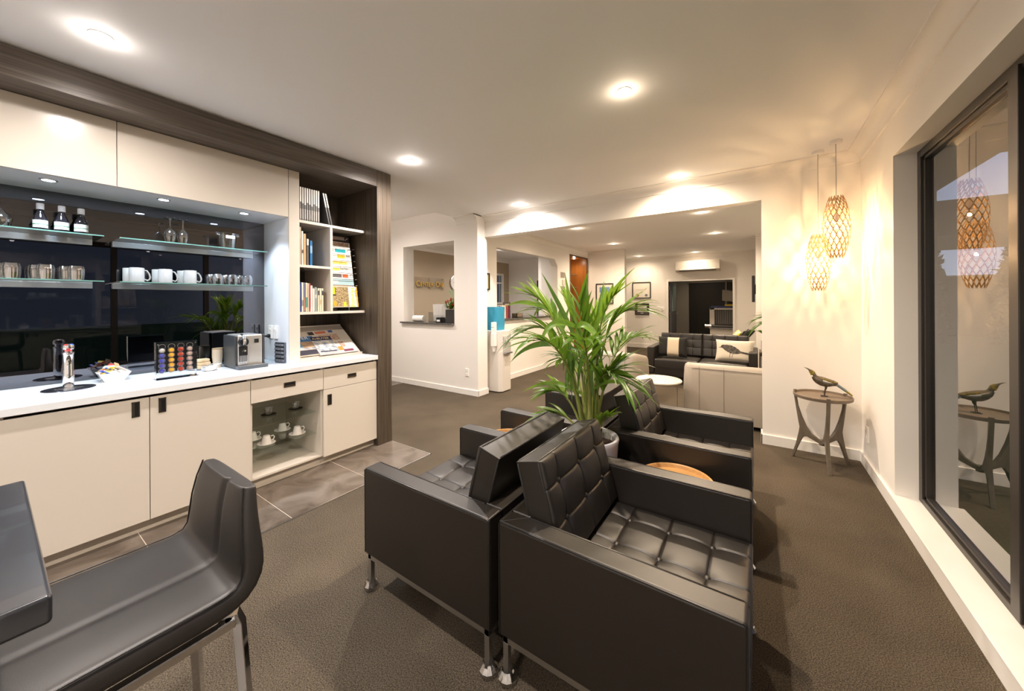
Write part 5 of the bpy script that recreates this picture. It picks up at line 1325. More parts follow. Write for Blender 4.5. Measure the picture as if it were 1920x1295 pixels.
# faces -Y; local x -.81...81
for s_ in (-1, 1): bx(min(s_ * 0.81, s_ * 0.69), max(s_ * 0.81, s_ * 0.69), -0.43, 0.40, 0.14, 0.615).build('armrest', M_leather, sf, bevel=0.02, bseg=3)
bx(-0.69, 0.69, 0.26, 0.40, 0.14, 0.66).build('back_panel', M_leather, sf, bevel=0.015)
bx(-0.69, 0.69, -0.42, 0.26, 0.14, 0.27).build('seat_base', M_leather, sf, bevel=0.01)
for s_ in (-1, 1):
    Mx = Matrix.Translation((s_ * 0.345, -0.08, 0.27))
    b_, h_ = tufted(0.682, 0.70, 0.155, [], [], Mx, N=16, R=0.03, puff=0.02)
    b_.build('seat_cushion', M_leather, sf, smooth=50)
    ang = math.radians(12)
    u = Vector((1, 0, 0)); f = Vector((0, -math.cos(ang), math.sin(ang))); v = f.cross(u)
    v = Vector((0, math.sin(ang), math.cos(ang)))
    # u x v = f must hold
    Mr = Matrix(((u.x, v.x, f.x, 0), (u.y, v.y, f.y, 0), (u.z, v.z, f.z, 0), (0, 0, 0, 1)))
    if u.cross(v).dot(f) < 0: Mr = Matrix(((-u.x, v.x, f.x, 0), (-u.y, v.y, f.y, 0), (-u.z, v.z, f.z, 0), (0, 0, 0, 1)))
    Mx = Matrix.Translation((s_ * 0.345, 0.255, 0.60)) @ Mr
    cushion('back_cushion', 0.682, 0.40, 0.15, [-0.19, 0, 0.19], [-0.05, 0.09], sf, Mx, M_leather, N=36, R=0.025)
for sx in (-0.78, 0.78):
    for sy in (-0.40, 0.36): bx(sx - .02, sx + .02, sy - .02, sy + .02, 0, 0.14).build('leg', M_steel, sf)
def pillow(name, label, w, h, t, loc, rot, mats, mfn):
    b = B(); N = 18
    def fn(side):
        def g(u, v):
            x = (u - .5) * 2; y = (v - .5) * 2
            px_ = x * (1 - 0.07 * (1 - y * y) * abs(x)); py_ = y * (1 - 0.07 * (1 - x * x) * abs(y))
            z = side * t / 2 * ((1 - x ** 4) * (1 - y ** 4)) ** 0.5
            return (px_ * w / 2, py_ * h / 2, z)
        return g
    b.grid(fn(1), N, N)
    for i in range(N * N):
        j, k = divmod(i, N); b.mi[i] = mfn((k + .5) / N, (j + .5) / N)
    s0 = len(b.f); b.m = 0; b.grid(fn(-1), N, N); b.f[s0:] = [f[::-1] for f in b.f[s0:]]
    o = b.build(name, mats, loc=loc, rot=rot, smooth=70)
    return tag(o, label, 'cushion')
M_pb = mat('black_cloth', (0.018, 0.017, 0.016), 0.9); M_pc = mat('cream_cloth', (0.62, 0.53, 0.40), 0.9); M_pw = mat('white_cloth', (0.72, 0.66, 0.56), 0.9)
pillow('cushion', 'black cushion with a wide cream stripe on the sofa', 0.48, 0.36, 0.13, (-1.245, 6.86, 0.605), (math.radians(72), 0, 0.05), [M_pb, M_pc], lambda u, v: 1 if 0.34 < u < 0.70 else 0)
pw = pillow('cushion', 'white cushion with a sketched dark bird on the sofa', 0.54, 0.36, 0.13, (-0.315, 6.84, 0.600), (math.radians(70), 0, -0.06), [M_pw], lambda u, v: 0)
# bird drawing as inked patches following the pillow
ink = B(); rn = random.Random(9)
def pz(x, y): return 0.065 * max(0.0, (1 - (x / .27) ** 4) * (1 - (y / .18) ** 4)) ** 0.5 + 0.0018
def in_bird(x, y):
    # egg shaped body, head and beak at the left, tail running down to the right edge
    xb, yb = x + 0.035, y - 0.004 + 0.30 * (x + 0.035)
    body = (xb / 0.125) ** 2 + (yb / (0.066 - 0.10 * max(0, xb))) ** 2 < 1
    head = ((x + 0.150) / 0.034) ** 2 + ((y - 0.048) / 0.030) ** 2 < 1
    beak = -0.225 < x < -0.17 and abs(y - 0.038 - 0.20 * (x + 0.18)) < 0.0075 * (x + 0.225) / 0.055
    tail = 0.05 < x < 0.235 and abs(y + 0.028 + 0.16 * (x - 0.05)) < 0.015
    legs = -0.125 < y < -0.05 and (abs(x + 0.045 - 0.1 * y) < 0.0028 or abs(x - 0.005 - 0.25 * y) < 0.0028)
    return body, head, beak, tail, legs
st_ = 0.0036
for i in range(-66, 68):
    for j in range(-40, 24):
        x, y = i * st_, j * st_
        body, head, beak, tail, legs = in_bird(x, y)
        if not (body or head or beak or tail or legs): continue
        if (body or tail or head) and rn.random() < (0.42 if math.sin(x * 210 + y * 330) > 0.1 else 0.06): continue
        q = [(x, y), (x + st_, y), (x + st_, y + st_), (x, y + st_)]
        ink.add([(a_, b_, pz(a_, b_)) for a_, b_ in q], [(0, 1, 2, 3)])
ink.build('bird_print', mat('ink', (0.03, 0.028, 0.026), 0.9), pw)

def tub_chair(x0, x1, y0, label, side=1):
    """beige tub chair seen from behind: back at y0, faces +Y"""
    w = x1 - x0; t = thing('tub_armchair', label, 'armchair', ((x0 + x1) / 2, y0, 0), 0, 'beige leather tub armchairs with their backs to the opening')
    H_ = 0.69; b = B()
    # outer shell outline in plan: U shape with rounded rear corners, swept upward with rounded top corners
    def shell(u, v):
        # u around: left arm front -> back -> right arm front ; v up outer, over the rim, down the inner
        D = 0.70; R = 0.09; L1 = D - R; L2 = w - 2 * R; arcL = PI * R / 2; tot = 2 * L1 + 2 * arcL + L2; s = u * tot
        if s < L1: p = Vector((-w / 2, D - s)); n = Vector((-1, 0))
        elif s < L1 + arcL: a = (s - L1) / R; p = Vector((-w / 2 + R - R * math.cos(a), R - R * math.sin(a))); n = Vector((-math.cos(a), -math.sin(a)))
        elif s < L1 + arcL + L2: p = Vector((-w / 2 + R + s - L1 - arcL, 0)); n = Vector((0, -1))
        elif s < L1 + 2 * arcL + L2: a = (s - L1 - arcL - L2) / R; p = Vector((w / 2 - R + R * math.sin(a), R - R * math.cos(a))); n = Vector((math.sin(a), -math.cos(a)))
        else: p = Vector((w / 2, R + s - L1 - 2 * arcL - L2)); n = Vector((1, 0))
        q = (p.y / D); top = H_ - 0.13 * max(0, q - 0.1)
        th = 0.105
        if v < 0.5: z = 0.05 + (top - 0.06 - 0.05) * v * 2; off = 0
        elif v < 0.75: a = (v - .5) / .25 * PI; z = top - 0.06 + 0.055 * math.sin(a); off = th / 2 * (1 - math.cos(a))
        else: z = top - 0.06 - (top - 0.06 - 0.25) * (v - .75) / .25; off = th
        bulge = 0.012 * math.sin(PI * min(1, v * 2)) if v < .5 else 0
        return (p.x - n.x * (off - bulge), p.y - n.y * (off - bulge), z)
    b.grid(shell, 60, 20)
    # close the two arm ends
    m_ = 61
    for i in (0, 60): b.f.append(tuple(j * m_ + i for j in range(21)) if i else tuple(j * m_ + i for j in range(21))[::-1]); b.mi.append(0)
    o = b.build('shell', M_beige, t, smooth=50)
    bm = bmesh.new(); bm.from_mesh(o.data); bmesh.ops.recalc_face_normals(bm, faces=bm.faces); bm.to_mesh(o.data); bm.free()
    bx(-w / 2 + 0.10, w / 2 - 0.10, 0.11, 0.69, 0.06, 0.30).build('seat_base', M_beige, t, bevel=0.01)
    b_, h_ = tufted(w - 0.22, 0.60, 0.15, [], [], Matrix.Translation((0, 0.42, 0.30)), N=12, R=0.03, puff=0.02); b_.build('seat_cushion', M_beige, t, smooth=50)
    for f in (0.18, 0.44, 0.82) if side == 1 else (0.3, 0.62, 0.85):
        x = -w / 2 + w * f
        B().tube([(x, -0.0125 if 0.1 < z < .6 else -.004, z) for z in (0.06, 0.2, 0.35, 0.5, 0.6)] + [(x, 0.0, 0.64), (x, 0.03, 0.678)], 0.0022, 5).build('seam', M_seam, t, smooth=60)
    B().tube([(-w / 2 + 0.09, -0.004, 0.632), (0, -0.006, 0.636), (w / 2 - 0.09, -0.004, 0.632)], 0.0035, 5).build('piping', M_beige, t, smooth=60)
    for sx in (-1, 1):
        for sy in (0.08, 0.62): B().cyl(sx * (w / 2 - 0.08), sy, 0, 0.06, 0.018).build('leg', M_steel, t, smooth=40)
    return t
tub_chair(-0.735, 0.215, 4.68, 'beige leather tub armchair in front of the sofa, partly behind the end wall', 1)
tub_chair(-2.36, -1.40, 5.08, 'beige leather tub armchair seen behind the palm, left of the marble table', 0)
mt = thing('marble_table', 'round white marble side table on metal legs beside the beige armchair', 'side table', (-0.965, 4.46, 0))
B().lathe([(0.0, 0.480), (0.245, 0.480), (0.252, 0.486), (0.252, 0.496), (0.246, 0.502), (0.0, 0.502)], seg=64).build('marble_top', mat('marble', (0.62, 0.55, 0.45), 0.18, noise=(5, (0.80, 0.76, 0.68), 0.25), distort=1.5), mt, smooth=35)
for a in (-2.0, 0.15, 2.2):
    B().box(-0.03, 0.03, -0.003, 0.003, 0, 0.48).build('leg', M_steel, mt, (0.20 * math.cos(a), 0.20 * math.sin(a), 0), rz=a + PI / 2)

# side unit and books right of the sofa
su = thing('side_cabinet', 'low dark open cabinet squeezed between the sofa and the wall corner', 'cabinet', (0.30, 6.85, 0))
B().box(-0.285, 0.26, -0.22, 0.22, 0.60, 0.625).box(-0.285, -0.27, -0.22, 0.22, 0, 0.6).box(0.245, 0.26, -0.22, 0.22, 0, 0.6).box(-0.27, 0.245, 0.20, 0.22, 0, 0.6).box(-0.27, 0.245, -0.22, 0.2, 0.33, 0.345).build('carcass', M_post, su)
for i, (th, h, c, l) in enumerate([(0.020, 0.22, (0.75, 0.72, 0.66), 'tall white book in the low cabinet, next to the sofa arm'), (0.018, 0.20, (0.70, 0.67, 0.62), 'white book in the low cabinet, second from the sofa arm'), (0.022, 0.13, (0.10, 0.09, 0.09), 'short dark book in the low cabinet'), (0.02, 0.16, (0.20, 0.18, 0.17), 'dark grey book in the low cabinet'), (0.03, 0.18, (0.5, 0.44, 0.35), 'tan book in the low cabinet')]):
    t = thing('book', l, 'book', (0.034 + 0.026 * i, 6.66, 0.346), 0, 'books in the low cabinet')
    bx(0, th, 0, 0.15, 0, h).build('cover', hue(c, .5), t)
pl = thing('table_plant', 'pale square planter with a dark leafy plant on the low cabinet', 'plant', (0.20, 6.85, 0.625))
bx(-0.16, -0.02, -0.08, 0.08, 0, 0.17).build('planter', mat('pale_planter', (0.55, 0.52, 0.48), 0.5), pl)
for k in range(9):
    a = 2 * PI * k / 9; frond(pl, (-0.09, 0, 0.15), (-0.09 + .03 * math.cos(a), .03 * math.sin(a), 0.28), (-0.09 + .10 * math.cos(a), .10 * math.sin(a), 0.30), 3, 0.08, 0.03, k, .5, .5, name='leaf_spray')
p2 = thing('potted_palm', 'second palm mostly hidden behind the end wall, fronds reaching over the cabinet', 'plant', (0.52, 6.05, 0))
B().lathe([(0.11, 0), (0.15, 0.40), (0.14, 0.40), (0.13, 0.36), (0, 0.36)], seg=32).build('tub', M_black, p2, smooth=35)
for k in range(10):
    a = PI + (k - 4.5) * 0.5
    tp_ = (-0.52, -0.10, 1.06) if k == 4 else ((-0.50, 0.10, 1.16) if k == 5 else (0.26 * math.cos(a), 0.30 * math.sin(a), 1.15 + .05 * (k % 3)))
    frond(p2, (0, 0, 0.36), (tp_[0] * .35, tp_[1] * .35, 1.35), tp_, 9, 0.24, 0.034, 70 + k, .5, .7, spread=0.5)

# lounge chair with yellow cushion beyond the sofa
lc = thing('lounge_chair', 'dark low lounge chair with a slanted back behind the sofa', 'armchair', (-0.48, 9.05, 0))
B().prism([(-0.42, 0.30), (-0.40, 0.36), (0.10, 0.50), (0.30, 0.80), (0.335, 0.79), (0.16, 0.44), (-0.36, 0.26)], -0.32, 0.32, 'y').build('seat_shell', M_leather, lc, bevel=0.01)
B().prism([(0.16, 0.40), (0.40, 0.70), (0.44, 0.76), (0.36, 0.78), (0.22, 0.74), (0.10, 0.50)], 0.30, 0.36, 'y').build('side_wing', M_leather, lc, bevel=0.01)
for sx in (-0.3, 0.15):
    for sy in (-0.28, 0.28): B().cyl(sx, sy, 0, 0.34, 0.014).build('leg', M_steel, lc)
pillow('cushion', 'yellow and white flowered cushion on the slanted lounge chair', 0.30, 0.30, 0.10, (-0.39, 9.0, 0.65), (0.2, math.radians(-55), 0), [mat('flower_cloth', (0.70, 0.62, 0.03), 0.8, noise=(12, (0.75, 0.70, 0.60), 0.06))], lambda u, v: 0)

# air conditioner
acn = thing('air_conditioner', 'white wall mounted air conditioner above the store room doorway', 'air conditioner', (-1.38, 11.3, 2.375))
B().prism([(0.0, -0.155), (-0.13, -0.155), (-0.205, -0.10), (-0.215, -0.02), (-0.215, 0.155), (0.0, 0.155)], -0.55, 0.55, 'x').build('casing', M_white, acn, bevel=0.012, bseg=3)
bx(-0.44, 0.44, -0.222, -0.19, -0.098, -0.075).build('louvre_flap', M_trim, acn, bevel=0.003)
bx(-0.46, 0.46, -0.180, -0.15, -0.135, -0.110).build('air_slot', M_dark, acn, rot=(0.0, 0, 0))
bx(-0.02, 0.05, -0.2165, -0.215, 0.02, 0.03).build('maker_badge', M_alu, acn)

def picture(name, label, x, y, z, w, h, rz, fr_c, mount, arts, t=0.03, fw_=0.022):
    """framed picture centred at (x, z) hanging on a wall; faces -Y before rotation"""
    p_ = thing(name, label, 'picture', (x, y, z), rz)
    b = B(); f = fw_
    b.box(-w / 2, w / 2, -t, 0, h / 2 - f, h / 2).box(-w / 2, w / 2, -t, 0, -h / 2, -h / 2 + f).box(-w / 2, -w / 2 + f, -t, 0, -h / 2 + f, h / 2 - f).box(w / 2 - f, w / 2, -t, 0, -h / 2 + f, h / 2 - f)
    b.build('frame', hue(fr_c, .35), p_)
    bx(-w / 2 + f, w / 2 - f, -0.014, -0.002, -h / 2 + f, h / 2 - f).build('mount', hue(mount, .6), p_)
    for i, (kind, a0, a1, b0, b1, c) in enumerate(arts):
        cc = hue(c, .5) if not isinstance(c, str) else MATS[c]
        if kind == 'r': bx(a0 * w, a1 * w, -0.0155, -0.0142, b0 * h, b1 * h).build('print', cc, p_)
        elif kind == 'c': B().lathe([(0, 0), (a1 * w, 0), (a1 * w, 0.0015), (0, 0.0015)], seg=24).build('roundel', cc, p_, (a0 * w, -0.0145, b0 * h), rot=(PI / 2, 0, 0))
        elif kind == 'p': B().prism([(q[0] * w, q[1] * h) for q in a0], -0.0155, -0.0142, 'y').build('print', cc, p_)
    return p_
BLK = (0.02, 0.018, 0.016); MNT = (0.78, 0.74, 0.66)
plane_ = [(-.34, -.0), (-.30, .03), (.16, .045), (.26, .15), (.30, .15), (.24, .02), (.10, -.005)]
picture('framed_print', 'black framed print of an airliner with two round badges, upper one left of the doorway', -2.92, 11.3, 1.745, 0.54, 0.49, 0, BLK, MNT, [('p', plane_, 0, 0, 0, (0.55, .50, .42)), ('c', -.22, .085, -.32, 0, (0.30, .12, .03)), ('c', .26, .075, -.32, 0, (0.18, .20, .22)), ('c', .02, .03, -.12, 0, (0.30, .08, .04))])
picture('framed_print', 'smaller print in a wide dark mount, lower one left of the doorway', -2.905, 11.3, 1.165, 0.41, 0.35, 0, BLK, (0.09, .08, .075), [('r', -.33, .33, -.22, .36, (0.70, .67, .62)), ('p', [(-.28, .02), (-.2, .0), (.2, .01), (.3, .12), (.27, -.02), (-.1, -.05)], 0, 0, 0, (0.25, .24, .22)), ('r', -.1, .1, -.36, -.30, (0.7, .67, .6))])
picture('framed_print', 'black framed picture with blue sky half hidden behind the palm tips', -3.28, 9.1, 1.615, 0.46, 0.52, 0, BLK, MNT, [('r', -.30, .30, .05, .32, (0.16, .28, .48)), ('r', -.30, .30, -.3, -.02, (0.60, .58, .55))])
picture('framed_certificate', 'black framed cream certificate on the reception wall above the water cooler', -3.75, 4.70, 1.755, 0.22, 0.285, PI / 2, BLK, (0.72, .58, .26), [('r', -.25, .25, -.3, .3, (0.75, .66, .40))])
for i, (yy, z_, w_, h_) in enumerate([(7.60, 2.03, 0.20, 0.13), (7.66, 1.86, 0.17, 0.13), (7.62, 1.70, 0.20, 0.14)]):
    picture('small_photo', 'small unframed photo on the reception wall behind the palm, ' + ['top one', 'middle one', 'bottom one'][i], -3.75, yy, z_, w_, h_, PI / 2, (0.5, .46, .40), ((0.30, .26, .22), (0.62, .58, .50), (0.28, .24, .20))[i], [], t=.012, fw_=.004)
# screens on the far right
tv = thing('wall_screen', 'slim black screen on the far lounge side wall, seen edge on', 'screen', (-0.035, 9.35, 1.65))
bx(-0.062, -0.012, -0.5, 0.4, -0.27, 0.27).build('screen_body', M_black, tv, bevel=0.004)
bx(-0.012, 0.004, -0.15, 0.15, -0.1, 0.1).build('wall_bracket', M_black, tv)
picture('framed_print', 'black edged picture on the pier at the far right behind the end wall', 0.32, 8.76, 1.80, 0.48, 0.42, 0, BLK, MNT, [('r', -.3, .3, -.25, .25, (0.3, .35, .4))])

# ---------------------------------------------------------------- store room contents
xr = thing('baggage_scanner', 'pale scanner cabinet with strip curtain and black roller in the store room', 'scanner', (-0.72, 12.25, 0))
bx(-0.44, 0.40, -0.25, 0.35, 0.0, 0.60).build('base_cabinet', M_white, xr, bevel=0.01)
B().box(-0.45, -0.32, -0.22, 0.35, 0.60, 1.20).box(0.32, 0.42, -0.22, 0.35, 0.6, 1.2).box(-0.45, 0.42, -0.22, 0.35, 1.15, 1.20).box(-.32, .32, .30, .35, .6, 1.15).build('hood', M_white, xr, bevel=0.006)
bx(-0.32, 0.32, -0.12, 0.30, 0.70, 1.15).build('tunnel_lining', M_dark, xr)
for k in range(11): bx(-0.305 + k * 0.056, -0.262 + k * 0.056, -0.150, -0.140, 0.73, 1.14).build('curtain_strip', mat('grey_rubber', (0.17, 0.16, 0.145), 0.5), xr, rz=0.0)
B().tube([(-0.55, -0.25, 0.665), (0.42, -0.25, 0.665)], 0.055, 24).build('roller', mat('roller_rubber', (0.05, 0.047, 0.043), 0.35), xr, smooth=40)
B().tube([(-0.565, -0.25, 0.665), (-0.40, -0.25, 0.665)], 0.057, 24).build('roller_end', M_steel, xr, smooth=40)
bx(-0.46, 0.42, -0.30, 0.30, 0.605, 0.63).build('belt_table', M_steel, xr)
tag(bx(-0.40, 0.40, -0.22, 0.16, 0, 0.055).build('folder', mat('navy_folder', (0.03, 0.045, 0.16), 0.4), loc=(-0.74, 12.25, 1.201), bevel=0.003), 'flat navy blue folder on the store room scanner', 'folder')
tag(bx(-0.18, 0.26, -0.24, 0.10, 0, 0.05).build('folder', mat('yellow_folder', (0.60, 0.42, 0.02), 0.4), loc=(-0.60, 12.22, 1.257), bevel=0.003), 'yellow folder lying on the navy folder in the store room', 'folder')
mo = thing('monitor', 'pale rear side of a monitor on top of the store room scanner', 'monitor', (-0.62, 12.32, 1.31))
B().prism([(-0.24, 0.10), (-0.23, 0.42), (-0.05, 0.40), (0.10, 0.36), (0.26, 0.40), (0.26, 0.08), (0.0, 0.07)], -0.12, 0.05, 'y').build('housing', M_beige, mo, bevel=0.02)
bx(-0.12, 0.14, -0.10, 0.10, 0.0, 0.02).build('foot', M_black, mo, bevel=0.003)
B().cyl(0.01, -0.03, 0.02, 0.09, 0.03).build('neck', M_black, mo)
# coat of the door: sliver of the light door already built

# ---------------------------------------------------------------- timber niche in the reception wall
tn = thing('timber_niche', 'tall orange brown timber display niche in the reception wall', 'cabinet', (-3.75, 8.545, 0))
M_mah = mat('orange_timber', (0.30, 0.105, 0.022), 0.3, noise=(2, (0.42, 0.16, 0.035), 0.2), stretch=(20, 20, 1))
b = B(); b.box(-0.60, -0.02, -0.55, -0.53, 0.092, 2.556).box(-0.60, -0.02, 0.53, 0.55, 0.092, 2.556).box(-0.60, -0.58, -0.53, 0.53, 0.092, 2.556).box(-0.58, -0.02, -0.53, 0.53, 2.536, 2.556).box(-0.58, -0.02, -0.53, 0.53, 0.092, 0.112)
b.build('lining', M_mah, tn)
B().box(-0.02, 0.012, -0.555, -0.52, 0.092, 2.558).box(-0.02, 0.012, 0.52, 0.552, 0.092, 2.558).box(-0.02, 0.012, -0.52, 0.52, 2.528, 2.558).build('face_frame', mat('dark_timber_edge', (0.12, 0.06, 0.025), 0.35), tn)
for z in (0.55, 1.0, 1.42, 1.78, 2.12): bx(-0.57, -0.30, -0.53, 0.53, z, z + 0.012).build('shelf', [M_glass], tn); bx(-0.30, -0.296, -0.53, 0.53, z, z + 0.012).build('shelf_edge', MATS['green_glass_edge'], tn)
downlight('spotlight', -3.98, 8.75, 2.534, 'small warm spotlight inside the orange timber niche', None, 12, WARM, 0.03, 20, facing=1, up_w=1.0)
for i, (yy, z, k) in enumerate([(8.35, 2.133, 'small white model on the top shelf of the timber niche'), (8.40, 1.793, 'small white model on the second shelf of the timber niche'), (8.3, 1.433, 'small white model on the third shelf of the timber niche')]):
    t = thing('display_model', k, 'model', (-4.15, yy, z), 0, 'models in the timber niche')
    B().tube([(0, -0.09, 0.08), (0, 0.0, 0.085), (0, 0.09, 0.09)], [0.006, 0.016, 0.005], 10).build('fuselage', M_porc, t, smooth=60)
    bx(-0.08, 0.08, -0.02, 0.02, 0.083, 0.088).build('wing', M_porc, t)
    B().cyl(0, 0, 0, 0.08, 0.003).build('stand', M_steel, t)
    B().cyl(0, 0, 0, 0.006, 0.035).build('foot', M_black, t)
pk = thing('display_model', 'dark framed plaque standing at the foot of the timber niche', 'plaque', (-4.0, 8.6, 0.113))
bx(-0.015, 0.015, -0.14, 0.14, 0, 0.34).build('plaque_board', M_dark, pk); bx(0.015, 0.018, -0.11, 0.11, 0.04, 0.30).build('plaque_face', M_paper, pk)

# ---------------------------------------------------------------- water cooler
wc = thing('water_cooler', 'white floor standing water cooler against the reception wall', 'water cooler', (-3.44, 4.66, 0))
B().prism([(-0.17, -0.16), (0.11, -0.16), (0.16, -0.11), (0.16, 0.11), (0.11, 0.16), (-0.17, 0.16)], 0.012, 0.965, 'z').build('cabinet_body', mat('cooler_plastic', (0.70, 0.66, 0.60), 0.35), wc, bevel=0.012)
B().prism([(-0.165, -0.15), (0.10, -0.15), (0.15, -0.10), (0.15, 0.10), (0.10, 0.15), (-0.165, 0.15)], 0.0, 0.014, 'z').build('base_plinth', M_dark, wc)
bx(0.158, 0.176, -0.10, 0.10, 0.60, 0.88).build('tap_recess', mat('cooler_inset', (0.45, 0.43, 0.40), 0.4), wc, bevel=0.006)
for s_ in (-0.045, 0.045): B().cyl(0.192, s_, 0.78, 0.83, 0.013).build('tap', M_porc, wc, smooth=40); 
bx(0.165, 0.215, -0.09, 0.09, 0.60, 0.625).build('drip_tray', M_alu, wc, bevel=0.004)
B().cyl(0.045, -0.163, 0.90, 0.912, 0.010).build('round_button', M_dark, wc)
b = B()
def cover(u, v):
    a = 2 * PI * u; r = 0.120 * (abs(math.cos(a)) ** 6 + abs(math.sin(a)) ** 6) ** (-1 / 6.0) * (1 + 0.012 * math.sin(7 * a + 9 * v) + 0.010 * math.sin(13 * a - 5 * v)) * (0.97 + 0.03 * v)
    return (r * math.cos(a) - 0.045, r * math.sin(a) - 0.02, 0.962 + 0.372 * v)
b.grid(cover, 64, 16, close_u=True); b.f.append(tuple(16 * 64 + k for k in range(64))); b.mi.append(0)
b.build('bottle_cover', mat('blue_fabric_cover', (0.035, 0.27, 0.42), 0.4, bump=0.3, bscale=14), wc, smooth=50)
cd = thing('cup_dispenser', 'white plastic cup dispenser tube hanging on the water cooler', 'dispenser', (-3.385, 4.465, 0.70))
bx(-0.034, 0.036, -0.03, 0.032, 0.22, 0.40).build('upper_sleeve', M_trim, cd, bevel=0.010)
bx(-0.040, 0.042, -0.035, 0.032, 0.02, 0.235).build('lower_sleeve', M_trim, cd, bevel=0.014)
B().lathe([(0.022, 0), (0.032, 0.075)], (0.0, 0, -0.055), 24).build('hanging_cup', M_porc, cd, smooth=40)
text('cover_lettering', 'purezza', 0.022, hue((0.08, 0.16, 0.28), .4), cd, (-0.03, -0.0305, 0.325), (PI / 2, 0, 0), 0.0003) if False else None
bx(-0.026, 0.026, -0.0312, -0.030, 0.318, 0.324).build('blue_mark', hue((0.10, 0.16, 0.28), .4), cd)

# ---------------------------------------------------------------- things on the office hatch shelf
HZ = 1.0805
tag(B().tube([(-0.13, 0, 0.052), (0.13, 0, 0.052)], 0.052, 24).build('paper_roll', M_paper, loc=(-4.89, 4.30, HZ), smooth=40), 'white paper roll lying on the office hatch shelf', 'paper roll')
tag(bx(-0.085, 0.085, -0.04, 0.04, 0, 0.165).build('file_box', mat('box_grey_brown', (0.20, 0.17, 0.13), 0.6), loc=(-4.62, 4.38, HZ), bevel=0.003), 'grey brown box standing on the office hatch shelf', 'box')
bh = thing('brochure_holder', 'clear holder fanned with white brochures on the office hatch shelf', 'holder', (-4.43, 4.34, HZ))
for k in range(7):
    q = bx(-0.055, 0.055, -0.004, 0.004, 0.02, 0.30 - 0.012 * (k % 3)).build('brochure', hue((0.76 - .05 * (k % 2), .74 - .05 * (k % 2), .70), .5), bh, (-0.05 + 0.028 * k, 0.02 * (k % 2) - .01, 0), rot=(0, 0.05 * (k - 3) * .4, 0.9))
B().box(-0.10, 0.14, -0.06, 0.06, 0, 0.02).box(-0.10, 0.14, -0.06, -0.055, 0, 0.12).build('holder_tray', M_acryl, bh)
dt = thing('card_dispenser', 'small black desk dispenser in front of the brochures on the hatch shelf', 'dispenser', (-4.29, 4.24, HZ))
B().prism([(-0.07, 0), (0.07, 0), (0.07, 0.03), (0.03, 0.085), (-0.07, 0.085)], -0.05, 0.05, 'x').build('casing', M_black, dt, bevel=0.004)
bx(-0.035, 0.035, -0.072, -0.066, 0.02, 0.05).build('white_card', M_paper, dt)
vs_ = thing('flower_vase', 'black square vase of red flowers and green leaves on the hatch shelf', 'vase', (-4.045, 4.25, HZ))
bx(-0.095, 0.095, -0.07, 0.07, 0, 0.215).build('vase', mat('black_ceramic', (0.03, 0.028, 0.027), 0.18), vs_, bevel=0.004)
fl = B(); rq = random.Random(3)
for k in range(60):
    a = rq.uniform(0, 2 * PI); e = rq.uniform(.3, 1.4); L = rq.uniform(.10, .24)
    p = Vector((rq.uniform(-.07, .07), rq.uniform(-.05, .05), 0.215)); d = Vector((math.cos(a) * math.cos(e), math.sin(a) * math.cos(e), math.sin(e)))
    s_ = d.cross(Vector((.3, .2, 1))).normalized() * 0.014
    fl.add([p, p + d * L * .5 + s_, p + d * L, p + d * L * .5 - s_], [(0, 1, 2, 3)])
fl.build('leaves', M_leaf, vs_)
fl = B()
for k in range(7):
    c_ = Vector((rq.uniform(-.08, .05), rq.uniform(-.05, .03), rq.uniform(.26, .42)))
    for j in range(16):
        d = Vector((rq.gauss(0, 1), rq.gauss(0, 1), rq.gauss(0.5, 1))).normalized(); s_ = d.cross(Vector((.3, .7, .2))).normalized() * 0.009
        fl.add([c_, c_ + d * .022 + s_, c_ + d * .045, c_ + d * .022 - s_], [(0, 1, 2, 3)])
fl.build('red_flowers', mat('red_petal', (0.50, 0.02, 0.015), 0.5), vs_)
fl = B()
for k in range(5):
    p = Vector((0.02, 0, 0.25)); fl.tube([p, p + Vector((0.02 * k - .05, 0, 0.16)), p + Vector((0.035 * k - .09, -0.02, 0.26 + .03 * (k % 2)))], [0.003, 0.003, 0.012], 6)
fl.build('pale_buds', mat('pale_green_bud', (0.40, 0.48, 0.30), 0.5), vs_, smooth=60)
wc2 = thing('wall_clock', 'round silver rimmed clock on the tan office wall', 'clock', (-6.554, 6.98, 1.92))
B().lathe([(0.0, 0), (0.20, 0), (0.20, 0.03), (0.185, 0.035), (0.18, 0.02), (0, 0.02)], seg=48).build('rim', M_steel, wc2, rot=(0, PI / 2, 0), smooth=35)
B().lathe([(0, 0.021), (0.18, 0.021), (0.18, 0.0225), (0, .0225)], seg=48).build('dial', M_paper, wc2, rot=(0, PI / 2, 0))
bx(0.024, 0.026, -0.004, 0.004, 0, 0.13).build('hand', M_black, wc2); bx(0.024, 0.026, -0.09, 0, -0.004, 0.004).build('hand', M_black, wc2)
cm_ = thing('wall_speaker', 'small black box on the tan office wall under the sign letters', 'speaker', (-6.554, 5.42, 1.66))
bx(0, 0.08, -0.07, 0.10, -0.07, 0.07).build('casing', M_black, cm_, bevel=0.006)
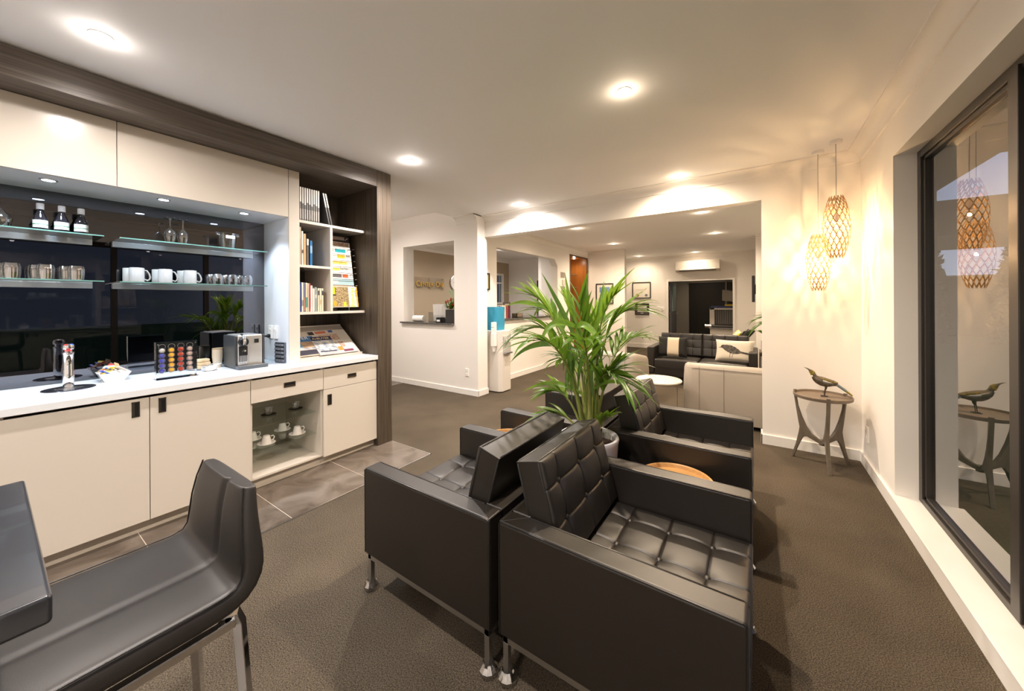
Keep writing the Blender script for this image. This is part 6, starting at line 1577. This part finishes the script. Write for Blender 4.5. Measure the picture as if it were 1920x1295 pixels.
# reception counter things
RZ = 1.1155
gf = 'files on the reception counter'
for i, (w_, h, c, l) in enumerate([(0.05, 0.22, (0.05, .045, .04), 'black leaning file on the reception counter next to the water cooler'), (0.05, 0.24, (0.70, .66, .60), 'white file on the reception counter, first'), (0.05, 0.235, (0.74, .70, .64), 'white file on the reception counter, second'),
                                  (0.02, 0.22, (0.40, .36, .32), 'thin grey file on the reception counter'), (0.03, 0.235, (0.55, .05, .03), 'red file on the reception counter'), (0.03, 0.23, (0.04, .05, .15), 'navy file on the reception counter')]):
    t = thing('file', l, 'file', (-3.93, 5.22 + 0.056 * i, RZ), 0, gf)
    if i == 0: t.rotation_euler = (0.25, 0, 0)
    bx(-0.12, 0.12, 0, w_, 0, h).build('cover', hue(c, .5), t, bevel=0.002)
picture('framed_photo', 'patterned dark photo frame standing on the reception counter', -3.99, 5.66, RZ + 0.145, 0.20, 0.29, PI / 2, (0.12, .10, .08), (0.45, .42, .36), [('c', -.2, .12, .15, 0, (0.08, .08, .07)), ('c', .2, .12, .15, 0, (0.1, .09, .08)), ('c', -.2, .12, -.1, 0, (0.1, .09, .08)), ('c', .2, .12, -.1, 0, (0.08, .08, .07))], t=.03, fw_=.015)
bk_ = thing('card_basket', 'low woven basket on the reception counter', 'basket', (-3.85, 5.84, RZ))
B().box(-0.06, 0.06, -0.10, 0.10, 0, 0.008).box(-0.06, 0.06, -0.10, -0.092, 0, 0.075).box(-0.06, 0.06, 0.092, 0.10, 0, 0.075).box(-0.06, -0.052, -0.1, 0.1, 0, .075).box(0.052, 0.06, -0.1, 0.1, 0, .075).build('basket_walls', mat('woven', (0.30, 0.24, 0.17), 0.8, noise=(80, (0.12, .09, .06), .1)), bk_)
t = thing('notice_stand', 'white notice stand with red print at the far end of the reception counter', 'stand', (-3.92, 7.12, RZ))
bx(-0.01, 0.0, -0.09, 0.09, 0.0, 0.21).build('sheet', M_paper, t); bx(0.0, 0.001, -0.06, 0.06, 0.12, 0.16).build('red_print', hue((0.60, .06, .03), .5), t); B().box(-0.05, 0.05, -0.09, 0.09, 0, 0.006).build('foot', M_acryl, t)
tag(bx(-0.06, 0.06, -0.09, 0.09, 0, 0.13).build('leaflet_box', mat('leaflet_mix', (0.60, .40, .32), 0.6, noise=(18, (0.75, .70, .62), .1)), loc=(-3.93, 7.27, RZ)), 'box of reddish leaflets at the far end of the reception counter', 'box')
struct('door_4', bx(-5.50, -5.22, 9.42, 9.455, 0, 2.05), mat('dark_office_door', (0.05, 0.045, 0.04), .5))
